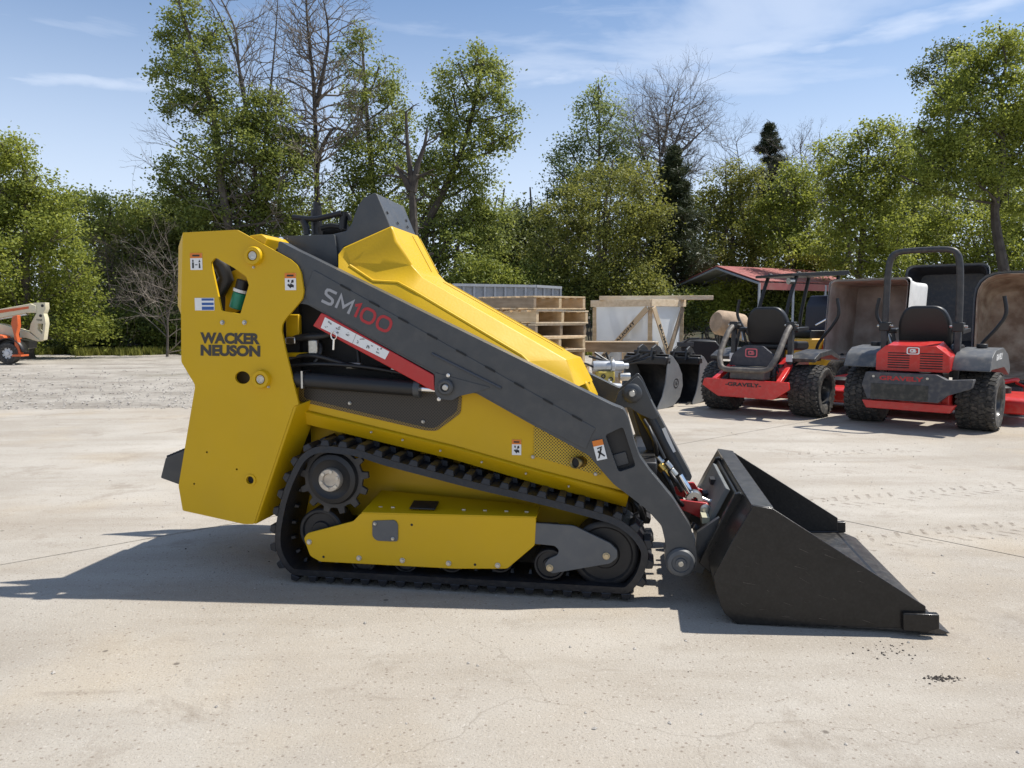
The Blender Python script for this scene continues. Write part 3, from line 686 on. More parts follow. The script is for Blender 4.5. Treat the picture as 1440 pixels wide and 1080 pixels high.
# couplers
hosex([(893,590,-.3),(903,625,-.31),(915,650,-.28),(938,690,-.28)], .011) if False else None
for (u, v, w, mt, nm) in ((924,642,.014,STL,'coupler'),(926,652,.018,mat('brass',(.55,.36,.10),.3,metal=1),'brass_coupler'),(936,650,.015,STL,'coupler'),(943,660,.015,ZNC,'coupler'),(934,660,.013,MATS['brass'] if 'brass' in MATS else STL,'brass_coupler')):
    p = P3(u, v, -.2); m = MB(); m.cyl(p, p+Vector((.022, .0, -.026)), w, 12); m.build(nm, mt, L, bevel=.002)
def hosex(pts, r=.009, mt=BLK): 
    m = MB(); m.tube(catmull([P3(*q) for q in pts], .03, False), r, 10); return m.build('hose', mt, L, smooth=True)
hosex([(912,600,-.22),(920,620,-.25),(924,640,-.2)]); hosex([(905,590,-.18),(918,612,-.2),(934,645,-.2)]); hosex([(930,660,-.2),(942,680,-.22),(950,700,-.2),(962,712,-.15)], .010)
hosex([(940,662,-.2),(950,676,-.24),(958,690,-.2)], .009)
hosex([(886,700,-.3),(898,712,-.34),(905,730,-.3)], .012)

# --- quick attach frame with red linkage
QY = .30
qa = roundpoly(PP([(978,744),(1003,727),(1010,722),(1000,770),(986,800),(975,798)], -.28), .006)
for y0 in (-.34, .31):
    m = MB(); m.plate(qa, y0, y0+.03); m.build('attach_bracket', GRY, L, bevel=.003)
for y0 in (-.165, .10):
    m = MB(); m.plate(roundpoly(PP([(951,706),(958,704),(996,709),(1002,722),(1003,735),(995,738),(985,730),(968,722),(953,716)], -.18), .006), y0, y0+.016); rl = m.build('red_link', RED, L, bevel=.003)
    if y0 < 0: 
        x, z = P(992,716,-.17); M = axM(x, y0, z); m = MB(); m.lathe([(0,0),(.022,0),(.022,.012),(.012,.014),(.012,.022),(0,.022)], 22, M); m.build('link_pin', STL, rl, smooth=True)
m = MB(); m.plate(roundpoly(PP([(938,678),(975,676),(984,690),(978,698),(962,690),(945,690)], .02), .006), -.02, .0); m.build('red_link', RED, L, bevel=.003)

# --- bucket
BN = -.612                      # near side plate
bk_side = [(1059,711),(1087,715.6),(1302,853),(1302,861),(1302,884),(1037,878),(1020,864),(1013,852),(1006,826),(1004,810),(1030,760)]
near_poly = PP(bk_side, BN)
bucket = None
shell = PP([(1087,715.6),(1059,711),(1030,760),(1004,810),(1006,826),(1013,852),(1020,864),(1037,878),(1302,884.5)], BN)
def offset_in(pts, d):
    out = []
    for i, p in enumerate(pts):
        a = Vector(pts[max(i-1,0)]); b = Vector(pts[min(i+1,len(pts)-1)]); t = (b-a).normalized(); out.append((p[0]-t.y*d, p[1]+t.x*d))
    return out
sh_in = offset_in(shell, .008)
sm = MB(); n = len(shell); Y0, Y1 = BN+.012, -BN-.012
sm.add([(x, Y0, z) for x, z in shell]+[(x, Y1, z) for x, z in shell]+[(x, Y0, z) for x, z in sh_in]+[(x, Y1, z) for x, z in sh_in],
  [(i, i+1, n+i+1, n+i) for i in range(n-1)]+[(2*n+i, 3*n+i, 3*n+i+1, 2*n+i+1) for i in range(n-1)]+[(0,n,3*n,2*n),(n-1,3*n-1,4*n-1,2*n-1)]+[(i,2*n+i,2*n+i+1,i+1) for i in range(n-1)]+[(n+i,n+i+1,3*n+i+1,3*n+i) for i in range(n-1)])
bucket = sm.build('bucket', BKT, L, smooth=True); bucket['label'] = 'black low-profile bucket with flat bottom edge'
for y0 in (BN, -BN-.012):
    m = MB(); m.plate(near_poly, y0, y0+.012); m.build('side_plate', BKT, bucket, bevel=.002)
    # reinforcing edge block at the front corner
    bx = PP([(1268,860),(1318.5,862),(1318.5,882),(1302,887),(1268,884.5)], BN)
    yb0 = y0-.018 if y0 < 0 else y0+.002
    m = MB(); m.plate(bx, yb0, yb0+.028); m.build('corner_block', BKT, bucket, bevel=.003)
for y0 in (BN+.016, -BN-.016):       # weld beads along the shell and worn scrapes on the near plate
    m = MB(); m.tube([(x, y0, z) for x, z in offset_in(shell, .010)], .005, 6); m.build('weld_bead', BKT, bucket, smooth=True)
SCR = mat('scraped_paint', (.11,.10,.095), .35, metal=.6, var=.5, vscale=40); rnd = random.Random(12); m = MB()
for k in range(26):
    u = rnd.uniform(1035, 1280); v = rnd.uniform(max(730, 716+(u-1087)*.64+8), 874); a = P3(u, v, BN-.0006); ln = rnd.uniform(.01,.06); an = rnd.gauss(-.35,.35); d_ = Vector((math.cos(an), 0, math.sin(an)))*ln; w_ = Vector((0,0,rnd.uniform(.0004,.0012))); m.add([a-w_, a+d_, a+w_], [(0,1,2)])
sc_ = m.build('scratches', SCR, bucket); sc_['kind'] = 'stuff'
m = MB()
for (a, b) in (((1087,716.2),(1302,853.4)),((1059,711.4),(1087,716.2)),((1040,878.4),(1262,884))):
    p_, q_ = P3(*a, BN-.0005), P3(*b, BN-.0005); n_ = 40
    for k in range(n_):
        if rnd.random() < .5: continue
        c_, e_ = p_.lerp(q_, k/n_), p_.lerp(q_, (k+rnd.uniform(.4,1))/n_); w_ = Vector((0,0,-rnd.uniform(.001,.003))) if a[1] < 800 else Vector((0,0,rnd.uniform(.001,.003))); m.add([c_, e_, e_+w_, c_+w_], [(0,1,2,3)])
wr = m.build('worn_edge', SCR, bucket); wr['kind'] = 'stuff'
# cutting edge
e0 = P(1180,878,BN); lip = P(1334,891,BN+.03)
ce = [(e0[0], .030), (lip[0]-.06, .034), (lip[0], .010), (lip[0]-.03, .004), (e0[0], .010)]
m = MB(); m.plate(ce, BN+.014, -BN-.014); m.build('cutting_edge', mat('worn_edge_steel', (.07,.068,.066), .33, metal=.5, var=.3, vscale=14, dust=.2), bucket, bevel=.0015)
# top lip strip: folded channel
x0, z0 = P(1059,711,BN); x1, z1 = P(1087,715.6,BN)
m = MB(); m.plate([(x0-.004,z0+.001),(x1+.004,z1+.002),(x1+.004,z1-.006),(x0-.004,z0-.012)], BN+.013, -BN-.013); m.build('top_lip', mat('scuffed_black_lip', (.06,.056,.055), .3, coat=.3, var=.5, vscale=18, dust=.12), bucket, bevel=.002)
# attach frame welded on the back: two side webs, top angle and grey steel plate
for y0 in (-.40, .37):
    m = MB(); m.plate(PP([(984,797),(1004,815),(1059,715),(1044,697),(1036,699)], -.45), y0, y0+.03); m.build('back_web', BKT, bucket, bevel=.003)
bp0, bp1 = P(988,800,-.45), P(1040,702,-.45)
d = (Vector(bp1)-Vector(bp0)).normalized(); nrm2 = Vector((-d.y, d.x)); 
q = [Vector(bp0)+nrm2*.0, Vector(bp1)+nrm2*.0, Vector(bp1)-nrm2*.012, Vector(bp0)-nrm2*.012]
m = MB(); m.plate([tuple(v) for v in q], -.368, .368); m.build('back_plate', BKT, bucket, bevel=.003)
q = [Vector(bp0)+nrm2*.03+d*.10, Vector(bp1)+nrm2*.03-d*.01, Vector(bp1)+nrm2*.01-d*.01, Vector(bp0)+nrm2*.01+d*.10]
m = MB(); m.plate([tuple(v) for v in q], -.27, .27); ap = m.build('attach_plate', mat('galvanised_plate', (.16,.17,.165), .5, var=.3, vscale=10, dust=.15), L, bevel=.003)
m = MB(); c = q[0].lerp(q[1], .28); m.box((c.x-.03, -.275, c.y-.02), (c.x+.0, -.10, c.y+.005)); m.build('attach_label', mat('faded_cream_label', (.42,.40,.28), .6), ap)
for t in (.45, .8):
    c = q[0].lerp(q[1], t); m = MB(); m.box((c.x-.018,.0,c.y-.012),(c.x+.004,.07,c.y+.012)); m.build('plate_slot', VOID, ap)
for (yy, t) in ((-.2,.15),(-.12,.05),(.1,.2),(.18,.7)):
    c = Vector(bp0)+d*(.06+t*.15)+nrm2*.035; m = MB(); m.cyl((c.x, yy, c.y), (c.x-.02, yy, c.y+.01), .014, 10); m.build('latch_knob', GRY, ap, bevel=.002)

# --- tracks
belt_px = [(484,630),(448,628),(424,640),(408,667),(396,699),(388,735),(386,762),(391,783),(406,805),(432,816),(470,820),(560,825),(670,832),(780,838),(850,841),(880,836),(898,820),(909,797),(911,775),(900,755),(884,740),(860,727),(796,709),(740,695),(670,679),(600,661),(540,645),(510,635)]
path = catmull([P(u, v, NEAR) for u, v in belt_px], .02)
path = [Vector((p.x, max(p.y, .034))) for p in path]
# resample evenly
def resample(pts, n):
    L_ = [0]; P_ = pts+[pts[0]]
    for a, b in zip(P_, P_[1:]): L_.append(L_[-1]+(b-a).length)
    out = []; j = 0
    for k in range(n):
        s = L_[-1]*k/n
        while L_[j+1] < s: j += 1
        t = (s-L_[j])/(L_[j+1]-L_[j]); out.append(P_[j].lerp(P_[j+1], t))
    return out, L_[-1]
NL = 48
pts, PL = resample(path, NL*4)
cen = sum(pts, Vector((0,0)))/len(pts)
def tang(i): n = len(pts); return (pts[(i+1)%n]-pts[i-1]).normalized()
area = sum(a.x*b.y-b.x*a.y for a, b in zip(pts, pts[1:]+pts[:1]))
sgn = 1 if area > 0 else -1     # outward normal = right of travel if ccw
def outn(i): t = tang(i); return Vector((t.y, -t.x))*sgn
TW = .25
def lugmesh():
    m = MB(); w = TW
    # a grip bar of two staggered blocks, tapered towards its crest; local x along belt, y across, z outwards
    for (y0, y1, dx) in ((.0, w*.47, -.009), (w*.53, w, .009)):
        a, h = .0165, .025
        m.add([(-a-.005+dx, y0, 0),(a+.004+dx, y0, 0),(a+.004+dx, y1, 0),(-a-.005+dx, y1, 0),(-a*.8+dx, y0+.004, h),(a*.8+dx, y0+.004, h),(a*.8+dx, y1-.004, h),(-a*.8+dx, y1-.004, h)],
              [(0,3,2,1),(4,5,6,7),(0,1,5,4),(1,2,6,5),(2,3,7,6),(3,0,4,7)])
    m.box((-.004, w*.40, 0), (.004, w*.6, .012))
    m.add([(-.010,w*.40,-.018),(.010,w*.40,-.018),(.010,w*.60,-.018),(-.010,w*.60,-.018),(-.006,w*.44,-.045),(.006,w*.44,-.045),(.006,w*.56,-.045),(-.006,w*.56,-.045)],[(0,3,2,1),(4,5,6,7),(0,1,5,4),(1,2,6,5),(2,3,7,6),(3,0,4,7)])
    for i in (0,): m.box((-.011, .004, -.022), (.011, .05, -.014))
    return m.mesh('track_lug', RUB)
lm = lugmesh()
def track(sg):
    ya, yb = (NEAR, NEAR+TW) if sg == 1 else (-NEAR-TW, -NEAR)
    m = MB(); n = len(pts); ring = []
    for i, p in enumerate(pts):
        nr = outn(i); q = p-nr*.027
        ring += [(p.x, ya+.004, p.y), (p.x, yb-.004, p.y), (q.x, yb, q.y), (q.x, ya, q.y)]
    fs = []
    for i in range(n):
        j = (i+1)%n
        for k in range(4): fs.append((i*4+k, i*4+(k+1)%4, j*4+(k+1)%4, j*4+k))
    m.add(ring, fs); t = m.build('rubber_track', RUB, L, smooth=True)
    for k in range(NL):
        i = k*4; p = pts[i]; tg = tang(i); nr = outn(i); z = Vector((nr.x, 0, nr.y)); x = Vector((0,1,0)).cross(z)
        M = Matrix(((x.x, 0, z.x, p.x), (0, 1, 0, ya), (x.z, 0, z.z, p.y), (0,0,0,1)))
        o = link('track_lug', lm, t, M)
        if k == 0:
            pass
        b = o.modifiers.new('bevel', 'BEVEL'); b.width = .0025; b.segments = 1; b.limit_method = 'ANGLE'
    return t
trk = [track(1), track(-1)]
def wheel(name, u, v, r_, y0, y1, mt, rib=True):
    x, z = P(u, v, NEAR+.02)
    for sg in (1, -1):
        M = axM(x, y0*sg if sg == 1 else -y1, z); w = (y1-y0)
        m = MB(); m.lathe([(r_*.25,-w*.95),(r_*.9,-w*.98),(r_,-w*.92),(r_,-.006),(r_*.94,0),(r_*.84,0),(r_*.78,-.010),(r_*.45,-.010),(r_*.40,.0),(r_*.2,.0),(0,.0)] , 36, M)
        o = m.build(name, mt, L, smooth=True)
    return x, z
DK = mat('roller_black', (.010, .010, .012), .5, var=.3, dust=.06)
sx, sz = P(470,672,NEAR+.06)
for sg in (1, -1):
    yf = (NEAR+.05)*sg
    m = MB(); NT = 13; prof = []
    for k in range(NT):
        for a, r in ((-.5,.128),(-.26,.130),(-.17,.156),(.17,.156),(.26,.130)): t = 2*math.pi*(k+a)/NT+.12; prof.append((sx+r*math.cos(t), sz+r*math.sin(t)))
    m.plate(prof, yf, yf+.02*sg); sp_ = m.build('drive_sprocket', mat('sprocket_steel', (.028,.028,.030), .45, var=.3, dust=.12), L, bevel=.003)
    M = axM(sx, yf, sz) if sg == 1 else Matrix.Translation((sx, yf, sz)) @ Matrix.Rotation(math.pi, 4, 'Z') @ axY
    m = MB(); m.lathe([(.112,.0),(.104,.018),(.085,.024),(.07,.014),(.05,.014),(0,.014)], 40, M); m.build('sprocket_dish', BLK, sp_, smooth=True)
    m = MB(); m.lathe([(.049,.014),(.049,.040),(.046,.044),(.030,.044),(.027,.036),(0,.036)], 36, M); hb = m.build('wheel_hub', mat('cast_hub_metal', (.52,.47,.40), .42, metal=.6, var=.3, vscale=30), sp_, smooth=True)
    for k in range(6):
        t = k*math.pi/3+.3; p = M @ Vector((.0365*math.cos(t), .0365*math.sin(t), .04)); q_ = M @ Vector((.0365*math.cos(t), .0365*math.sin(t), .049)); m = MB(); m.cyl(p, q_, .0078, 6); m.build('hub_bolt', STL, hb)
wheel('rear_idler', 447,750,.098, NEAR+.05, NEAR+.2, DK); fx = wheel('front_idler', 850,783,.135, NEAR+.05, NEAR+.2, DK)
for u in (507,567,632,701,): wheel('track_roller', u, 790, .058, NEAR+.05, NEAR+.2, DK)
wheel('track_roller', 773, 795, .066, NEAR+.025, NEAR+.2, DK)
fr = [(427,757),(432,750),(497,733),(507,722),(754,728),(752,767),(713,800),(640,800),(450,790),(436,782)]
for sg in (1, -1):
    FY = NEAR+.012; y0 = FY*sg
    m = MB(); m.plate(roundpoly(PP(fr, FY), .010, 3), y0, y0+.01*sg); f_ = m.build('track_frame', YEL, L, bevel=.0025)
    for u, v in ((579,738),(455,783),(668,794)): x, z = P(u, v, FY); m = MB(); m.cyl((x, y0-.0006*sg, z), (x, y0+.002*sg, z), .0055, 12); m.build('dark_hole_disc', VOID, f_)  # black discs instead of open holes, the dark of their depth painted
    # sloped top plate running inwards, with slots
    T = PP([(508,721),(754,727)], FY); x0, x1 = T[0][0], T[1][0]; zt = (T[0][1]+T[1][1])/2
    m = MB(); m.add([(x0, y0, T[0][1]+.001), (x1, y0, T[1][1]+.001), (x1-.0, y0+.14*sg, T[1][1]+.012), (x0+.03, y0+.17*sg, T[0][1]+.06),
                     (x0, y0+.004*sg, T[0][1]-.01), (x1, y0+.004*sg, T[1][1]-.01), (x1, y0+.14*sg, T[1][1]), (x0+.03, y0+.17*sg, T[0][1]+.048)], [(0,1,2,3),(4,7,6,5),(0,4,5,1),(1,5,6,2),(2,6,7,3),(3,7,4,0)])
    tp = m.build('frame_top', YEL, L, bevel=.003)
    if sg == 1:
        for u, v in ((435,762),(505,784.6),(566,788),(631,792),(700,795)): x, z = P(u, v, FY); bolt(f_, x, FY, z, .0085)
        cp = roundpoly(PP([(524,732),(556,731),(560,737),(560,761),(550,761),(530,760),(524,754)], FY), .012); m = MB(); m.plate(cp, FY-.005, FY-.0005); c_ = m.build('cover_plate', LGRY, f_, bevel=.001)
        for u, v in ((528,736),(553,757)): x, z = P(u, v, FY); bolt(c_, x, FY-.005, z, .0055)
        for k, u in enumerate((530,548,650,680,710,738)):
            t = (u-508)/(754-508); a = Vector((x0+(x1-x0)*t, y0+.05, T[0][1]+(T[1][1]-T[0][1])*t+.0105-.007*t)); m = MB(); m.box((-.006,-.004,0),(.010,.004,.007), Matrix.Translation(a+Vector((0,0,.0)))); m.build('frame_clip', STL, tp, bevel=.001)
        t0 = .27; a = Vector((x0+(x1-x0)*t0, y0+.03, T[0][1]+.018)); m = MB(); m.box((0,0,-.004),(.11,.07,.004), Matrix.Translation(a) @ Matrix.Rotation(rad(14), 4, 'X')); m.build('top_cover', BLK, tp, bevel=.003)
    tn = [(750,735.6),(802,739),(808,740),(858,764),(868,774),(868,785),(858,793),(776,807),(768,800),(766,793),(772,786),(784,781),(786,774),(780,768),(750,765)]
    m = MB(); m.plate(roundpoly(PP(tn, FY), .008, 3), y0+.002*sg, y0+.014*sg); t_ = m.build('tension_plate', LGRY, L, bevel=.002)
    for u, v in ((852.6,782),(773,798.6)): x, z = P(u, v, FY); bolt(t_, x, y0+.002*sg, z, .011, -sg, mat('brass_nut', (.50,.42,.28), .4, metal=.8))
    m = MB(); a, b = P(738,742,FY), P(775,764,FY); m.box((a[0], y0+.016*sg, b[1]), (b[0]+.02, y0+.10*sg, a[1])); m.build('tension_block', GRY, L, bevel=.003)
    # hidden undercarriage beam
    m = MB(); a, b = P(460,745,FY), P(800,790,FY); m.box((a[0], -.235*sg, b[1]), (b[0], -.17*sg, a[1])); m.build('inner_beam', BLK, L, bevel=.003)
#@@SETTING
# ------------------------------------------------------------------ foliage
def leafmat(name, dark, light, trans=.35):
    m = bpy.data.materials.new(name); m.use_nodes = True; N, L_ = m.node_tree.nodes, m.node_tree.links; N.clear()
    o = N.new('ShaderNodeOutputMaterial'); a = N.new('ShaderNodeAttribute'); a.attribute_name = 'shade'
    x = N.new('ShaderNodeMix'); x.data_type = 'RGBA'; x.inputs[6].default_value = (*dark, 1); x.inputs[7].default_value = (*light, 1); L_.new(a.outputs['Fac'], x.inputs[0])
    d = N.new('ShaderNodeBsdfPrincipled'); d.inputs['Roughness'].default_value = .5; d.inputs['Specular IOR Level'].default_value = .3; L_.new(x.outputs[2], d.inputs['Base Color'])
    t = N.new('ShaderNodeBsdfTranslucent'); h = N.new('ShaderNodeHueSaturation'); h.inputs['Hue'].default_value = .485; h.inputs['Value'].default_value = 1.5; L_.new(x.outputs[2], h.inputs['Color']); L_.new(h.outputs[0], t.inputs['Color'])
    mx_ = N.new('ShaderNodeMixShader'); mx_.inputs[0].default_value = trans; L_.new(d.outputs[0], mx_.inputs[1]); L_.new(t.outputs[0], mx_.inputs[2]); L_.new(mx_.outputs[0], o.inputs[0])
    return m
LEAF = {'bright': leafmat('fresh_green_leaf', (.125,.160,.024), (.29,.33,.065), .45), 'mid': leafmat('mid_green_leaf', (.105,.140,.030), (.275,.315,.075), .4),
        'dark': leafmat('dark_green_leaf', (.062,.086,.024), (.165,.195,.052), .3), 'olive': leafmat('olive_leaf', (.105,.125,.022), (.24,.25,.06), .42),
        'pale': leafmat('pale_poplar_leaf', (.11,.15,.045), (.23,.28,.10), .45), 'pine': leafmat('pine_needle', (.022,.036,.014), (.070,.085,.036), .15),
        'brown': leafmat('bare_thicket_twig', (.055,.043,.030), (.13,.105,.075), .2)}
BARK = mat('grey_bark', (.13, .11, .09), .9, col2=(.06,.05,.04), vscale=6, bump=.8, bscale=25)
BARKD = mat('dark_bark', (.045, .036, .03), .9, col2=(.08,.068,.055), vscale=6, bump=.8, bscale=25)
TWIG = mat('grey_twig', (.20, .17, .14), .9, var=.3)
def leaf_obj(name, c, size, material, parent, rng, aspect=.62, droop=.0, up=.35, shade=None):
    n = len(c); c = np.asarray(c, dtype=np.float32)
    nr = rng.normal(size=(n,3)); nr[:,2] = np.abs(nr[:,2])+up; nr /= np.linalg.norm(nr, axis=1)[:,None]
    a = np.cross(nr, rng.normal(size=(n,3))); a /= np.linalg.norm(a, axis=1)[:,None]; b = np.cross(nr, a)
    s = (size*.84*rng.uniform(.6, 1.35, n))[:,None]*.5
    v = np.stack([c+a*s, c+b*s*aspect, c-a*s, c-b*s*aspect], 1).reshape(-1,3).astype(np.float32)
    me = bpy.data.meshes.new(name); me.vertices.add(4*n); me.vertices.foreach_set('co', v.ravel())
    me.loops.add(4*n); me.loops.foreach_set('vertex_index', np.arange(4*n, dtype=np.int32))
    me.polygons.add(n); me.polygons.foreach_set('loop_start', np.arange(0, 4*n, 4, dtype=np.int32)); me.update(calc_edges=True)
    at_ = me.attributes.new('shade', 'FLOAT', 'FACE'); sh = rng.uniform(0,1,n) if shade is None else np.clip(shade+rng.uniform(-.3,.3,n),0,1)
    at_.data.foreach_set('value', sh.astype(np.float32)); me.materials.append(material); return link(name, me, parent)
LEAVES = [0]; DENS = 9.6
def crown_points(lobes, rng, dens, per, cr, depth=.8, flat=.75):
    """lobes: (centre Vector, rx, rz). Sub-clumps in each lobe, leaves in each clump."""
    subs, pts, sh = [], [], []
    for c, rx, rz in lobes:
        n = max(4, int(DENS*dens*rx*rz/(cr*cr)))
        d = rng.normal(size=(n,3)); d /= np.linalg.norm(d, axis=1)[:,None]; rr = rng.uniform(.25, 1, n)**.55
        p = np.array(c)+d*rr[:,None]*np.array([rx, rx*depth, rz]); subs.append(p)
        base = rng.uniform(.2,.8)
        for q in p:
            k = int(per*rng.uniform(.5,1.4)); r = cr*rng.uniform(.55, 1.25)
            pts.append(q+rng.normal(size=(k,3))*np.array([r, r, r*flat])*.5); sh.append(np.full(k, base*.5+rng.uniform(.0,.5)))
    return np.concatenate(subs), np.concatenate(pts), np.concatenate(sh)
def tree(name, label, cat, D, trunk, lobes, leaf, seed, dens=.85, per=70, cr=.42, size=.13, tr=.16, bark=None, group=None, depth=.8, flat=.75, limbs=True, twigs=True):
    """trunk: photo pixels from the foot upwards; lobes: (u, v, ru, rv) in photo pixels at distance D"""
    rng = np.random.default_rng(seed); rnd = random.Random(seed); k = D/FPX
    ft = at(trunk[0][0], trunk[0][1], D); ft.z = -.05
    root = empty(name, ft, 0, label, cat, group)
    tp = [Vector((0,0,0))]+[at(u, v, D)-ft+Vector((0, rnd.uniform(-.25,.25), 0)) for u, v in trunk[1:]]
    tp = catmull(tp, .9, False); n = len(tp)
    m = MB(); m.tube(tp, [tr*(1.35 if i == 0 else 1)*(1-.80*i/(n-1)) for i in range(n)], 8)
    L3 = []
    for u, v, ru, rv in lobes:
        c = at(u, v, D)-ft; c.y += rnd.uniform(-.55,.55)*ru*k*1.2; L3.append((c, ru*k, rv*k))
    subs, pts_, sh = crown_points(L3, rng, dens, per, cr, depth, flat)
    if limbs:
        for c, rx, rz in L3:
            j = min(range(n), key=lambda i: (tp[i]-c).length+max(0, tp[i].z-c.z+.6*rx)*2.5); s = tp[j]; mid = s.lerp(c, .5)+Vector((rnd.uniform(-.2,.2), rnd.uniform(-.2,.2), -.15*rx))
            r0 = min(tr*.45, .035*rx+.03)*(1-.5*j/n); m.tube(catmull([s, mid, c, c+(c-mid)*.5+Vector((0,0,.2*rz))], .5, False), None or [r0*(1-.8*t/40) for t in range(len(catmull([s, mid, c, c+(c-mid)*.5+Vector((0,0,.2*rz))], .5, False)))], 6)
            if twigs:
                mine = [p for p in subs if (Vector(p)-c).length < max(rx, rz)*1.15]
                for p in mine[::11]:
                    p = Vector(p); q = c.lerp(p, .5)+Vector((0,0,-.1)); m.tube([c, q, p], [r0*.35, r0*.25, .006], 4, cap=False)
    m.build('trunk', bark or BARK, root, smooth=True)
    leaf_obj('crown', pts_, size, LEAF[leaf], root, rng, shade=sh); LEAVES[0] += len(pts_)
    return root
def bare(parent, name, starts, seed, material, depth=5, r0=.05, spread=.55, upb=.15, kids=(2,3), shrink=.72):
    """bare branches: recursive forks from (point, direction, length, radius)"""
    rnd = random.Random(seed); m = MB()
    def grow(p, d, Ln, r, lv):
        q1 = p+d*Ln*.5+Vector((rnd.gauss(0,1),rnd.gauss(0,1),rnd.gauss(0,1)))*Ln*.05; q2 = p+d*Ln+Vector((rnd.gauss(0,1),rnd.gauss(0,1),rnd.gauss(0,1)))*Ln*.07
        m.tube([p, q1, q2], [r, r*.82, r*.62], 6 if r > .03 else 3, cap=False)
        if lv <= 0: return
        for _ in range(rnd.randint(*kids)):
            dd = (d+Vector((rnd.gauss(0,spread),rnd.gauss(0,spread),rnd.gauss(0,spread)+upb))).normalized()
            s = q2 if rnd.random() < .6 else q1
            grow(s, dd, Ln*shrink*rnd.uniform(.75,1.2), r*.6, lv-1)
    for p, d, Ln, r in starts: grow(Vector(p), Vector(d).normalized(), Ln, r, depth)
    o = m.build(name, material, parent, smooth=True); o['kind'] = 'stuff'; return o
def bare_tree(label, D, stems, seed, cat='bare tree', r=.12, step=.8, tw=1.3, depth=4, material=None, tm=None, every=2, group=None, name='bare_tree', start=.3, droop=.0):
    k = D/FPX; ft = at(*stems[0][0], D); ft.z = -.05; root = empty(name, ft, 0, label, cat, group); rnd = random.Random(seed)
    m = MB(); st = []
    for si, stem in enumerate(stems):
        P_ = [at(u, v, D)-ft for u, v in stem]
        if si == 0: P_[0] = Vector((0,0,0))
        P_ = catmull(P_, step, False); n = len(P_); rr = r if si == 0 else r*.6
        m.tube(P_, [rr*(1-.85*i/(n-1)) for i in range(n)], 7)
        for i in range(int(n*start if si == 0 else 2), n, every):
            for _ in range(2):
                a = rnd.uniform(0, 6.28); st.append((P_[i], (math.cos(a), math.sin(a)*.7, rnd.uniform(.1,.9)-droop), tw*(1.15-.6*i/n)*rnd.uniform(.6,1.2), rr*(1-.8*i/n)*.35+.006))
    m.build('trunk', material or BARK, root, smooth=True); bare(root, 'branches', st, seed, tm or TWIG, depth=depth)
    return root

# --- the trees, left to right
tree('tree', 'bright green leafy tree filling the left edge of the picture', 'tree', 21, [(40,505),(42,400),(30,250),(15,190)],
     [(15,215,32,30),(-10,260,55,60),(45,260,32,25),(70,285,38,26),(30,310,60,40),(85,340,40,50),(20,380,70,55),(90,400,42,50),(40,445,75,45),(110,455,35,40),(-30,330,50,80),(-30,430,50,60)], 'bright', 1, dens=.9, per=95, cr=.4, size=.10)
tree('tree', 'low dark green tree just right of the bright tree at the left edge', 'tree', 26, [(150,498),(150,400),(148,300)],
     [(130,300,40,25),(165,310,40,30),(200,305,38,28),(130,350,45,40),(180,370,50,50),(140,420,55,50),(205,420,45,60)], 'mid', 2, dens=.8, per=80, cr=.45, size=.12)
tree('tree', 'dark dense tree crown against the sky above the brown thicket', 'tree', 27.5, [(225,498),(225,400),(225,310)],
     [(190,300,30,22),(225,308,38,28),(262,300,38,30),(240,350,50,40),(290,340,50,45),(215,380,50,50)], 'dark', 3, dens=1, per=90, cr=.45, size=.13)
t = tree('tree', 'tall broken green tree reaching the top of the picture on the left', 'tree', 25.2, [(345,498),(338,400),(318,280),(300,160),(262,30),(255,0)],
     [(258,20,28,28),(290,45,28,25),(240,65,26,24),(232,100,20,28),(285,95,40,30),(262,150,38,26),(300,135,38,30),(345,165,40,34),(385,165,35,32),(330,215,60,40),(395,205,40,34),
      (250,245,42,26),(285,270,50,34),(345,270,55,42),(405,250,38,40),(430,300,28,30),(300,310,55,30),(380,320,50,40),(240,270,30,22),(300,375,60,45),(380,385,50,50)], 'mid', 4, dens=.80, per=90, cr=.42, size=.12, tr=.20)
bare_tree('grey leafless tree with leaning stems among the tall broken green tree', 25.4, [[(362,498),(362,330),(358,230),(338,110),(330,40),(300,-20)],[(362,330),(372,200),(385,80),(392,-20)],[(352,190),(335,90),(310,25),(290,-10)],[(360,310),(385,250),(388,170),(390,110)],
      [(352,330),(300,275),(255,250),(225,240)],[(340,300),(290,230),(250,210)]], 5, r=.12, tw=1.15, depth=3, every=3)
bare_tree('tall slim bare tree with one straight trunk rising above the tower plate', 26, [[(446,498),(446,300),(445,230),(441,120),(432,30),(430,-40)],[(445,150),(455,100),(462,50),(455,0)],[(444,230),(470,180),(500,200)]], 6, r=.15, tw=1.1, depth=3, material=BARKD, every=1, start=.45)
tree('tree', 'sparse green tree between the tall bare tree and the dark snag', 'tree', 28, [(530,498),(528,320),(520,200),(508,50)],
     [(512,55,20,20),(495,85,22,24),(530,110,34,26),(515,150,40,30),(545,150,26,26),(555,200,36,36),(505,200,36,34),(530,235,55,34),(500,270,46,34),(565,260,38,36),(470,300,45,40),(540,310,60,40)], 'mid', 7, dens=.62, per=80, cr=.42, size=.12)
t = bare_tree('dead black forked snag with two broken stems between green trees', 23.4, [[(583,502),(582,330),(578,250),(573,205),(571,157)],[(580,270),(588,230),(597,205),(601,178)],[(578,268),(568,250),(556,235)]], 8, r=.24, tw=.5, depth=1, material=BARKD, tm=BARKD, every=4, cat='dead tree', name='dead_tree')
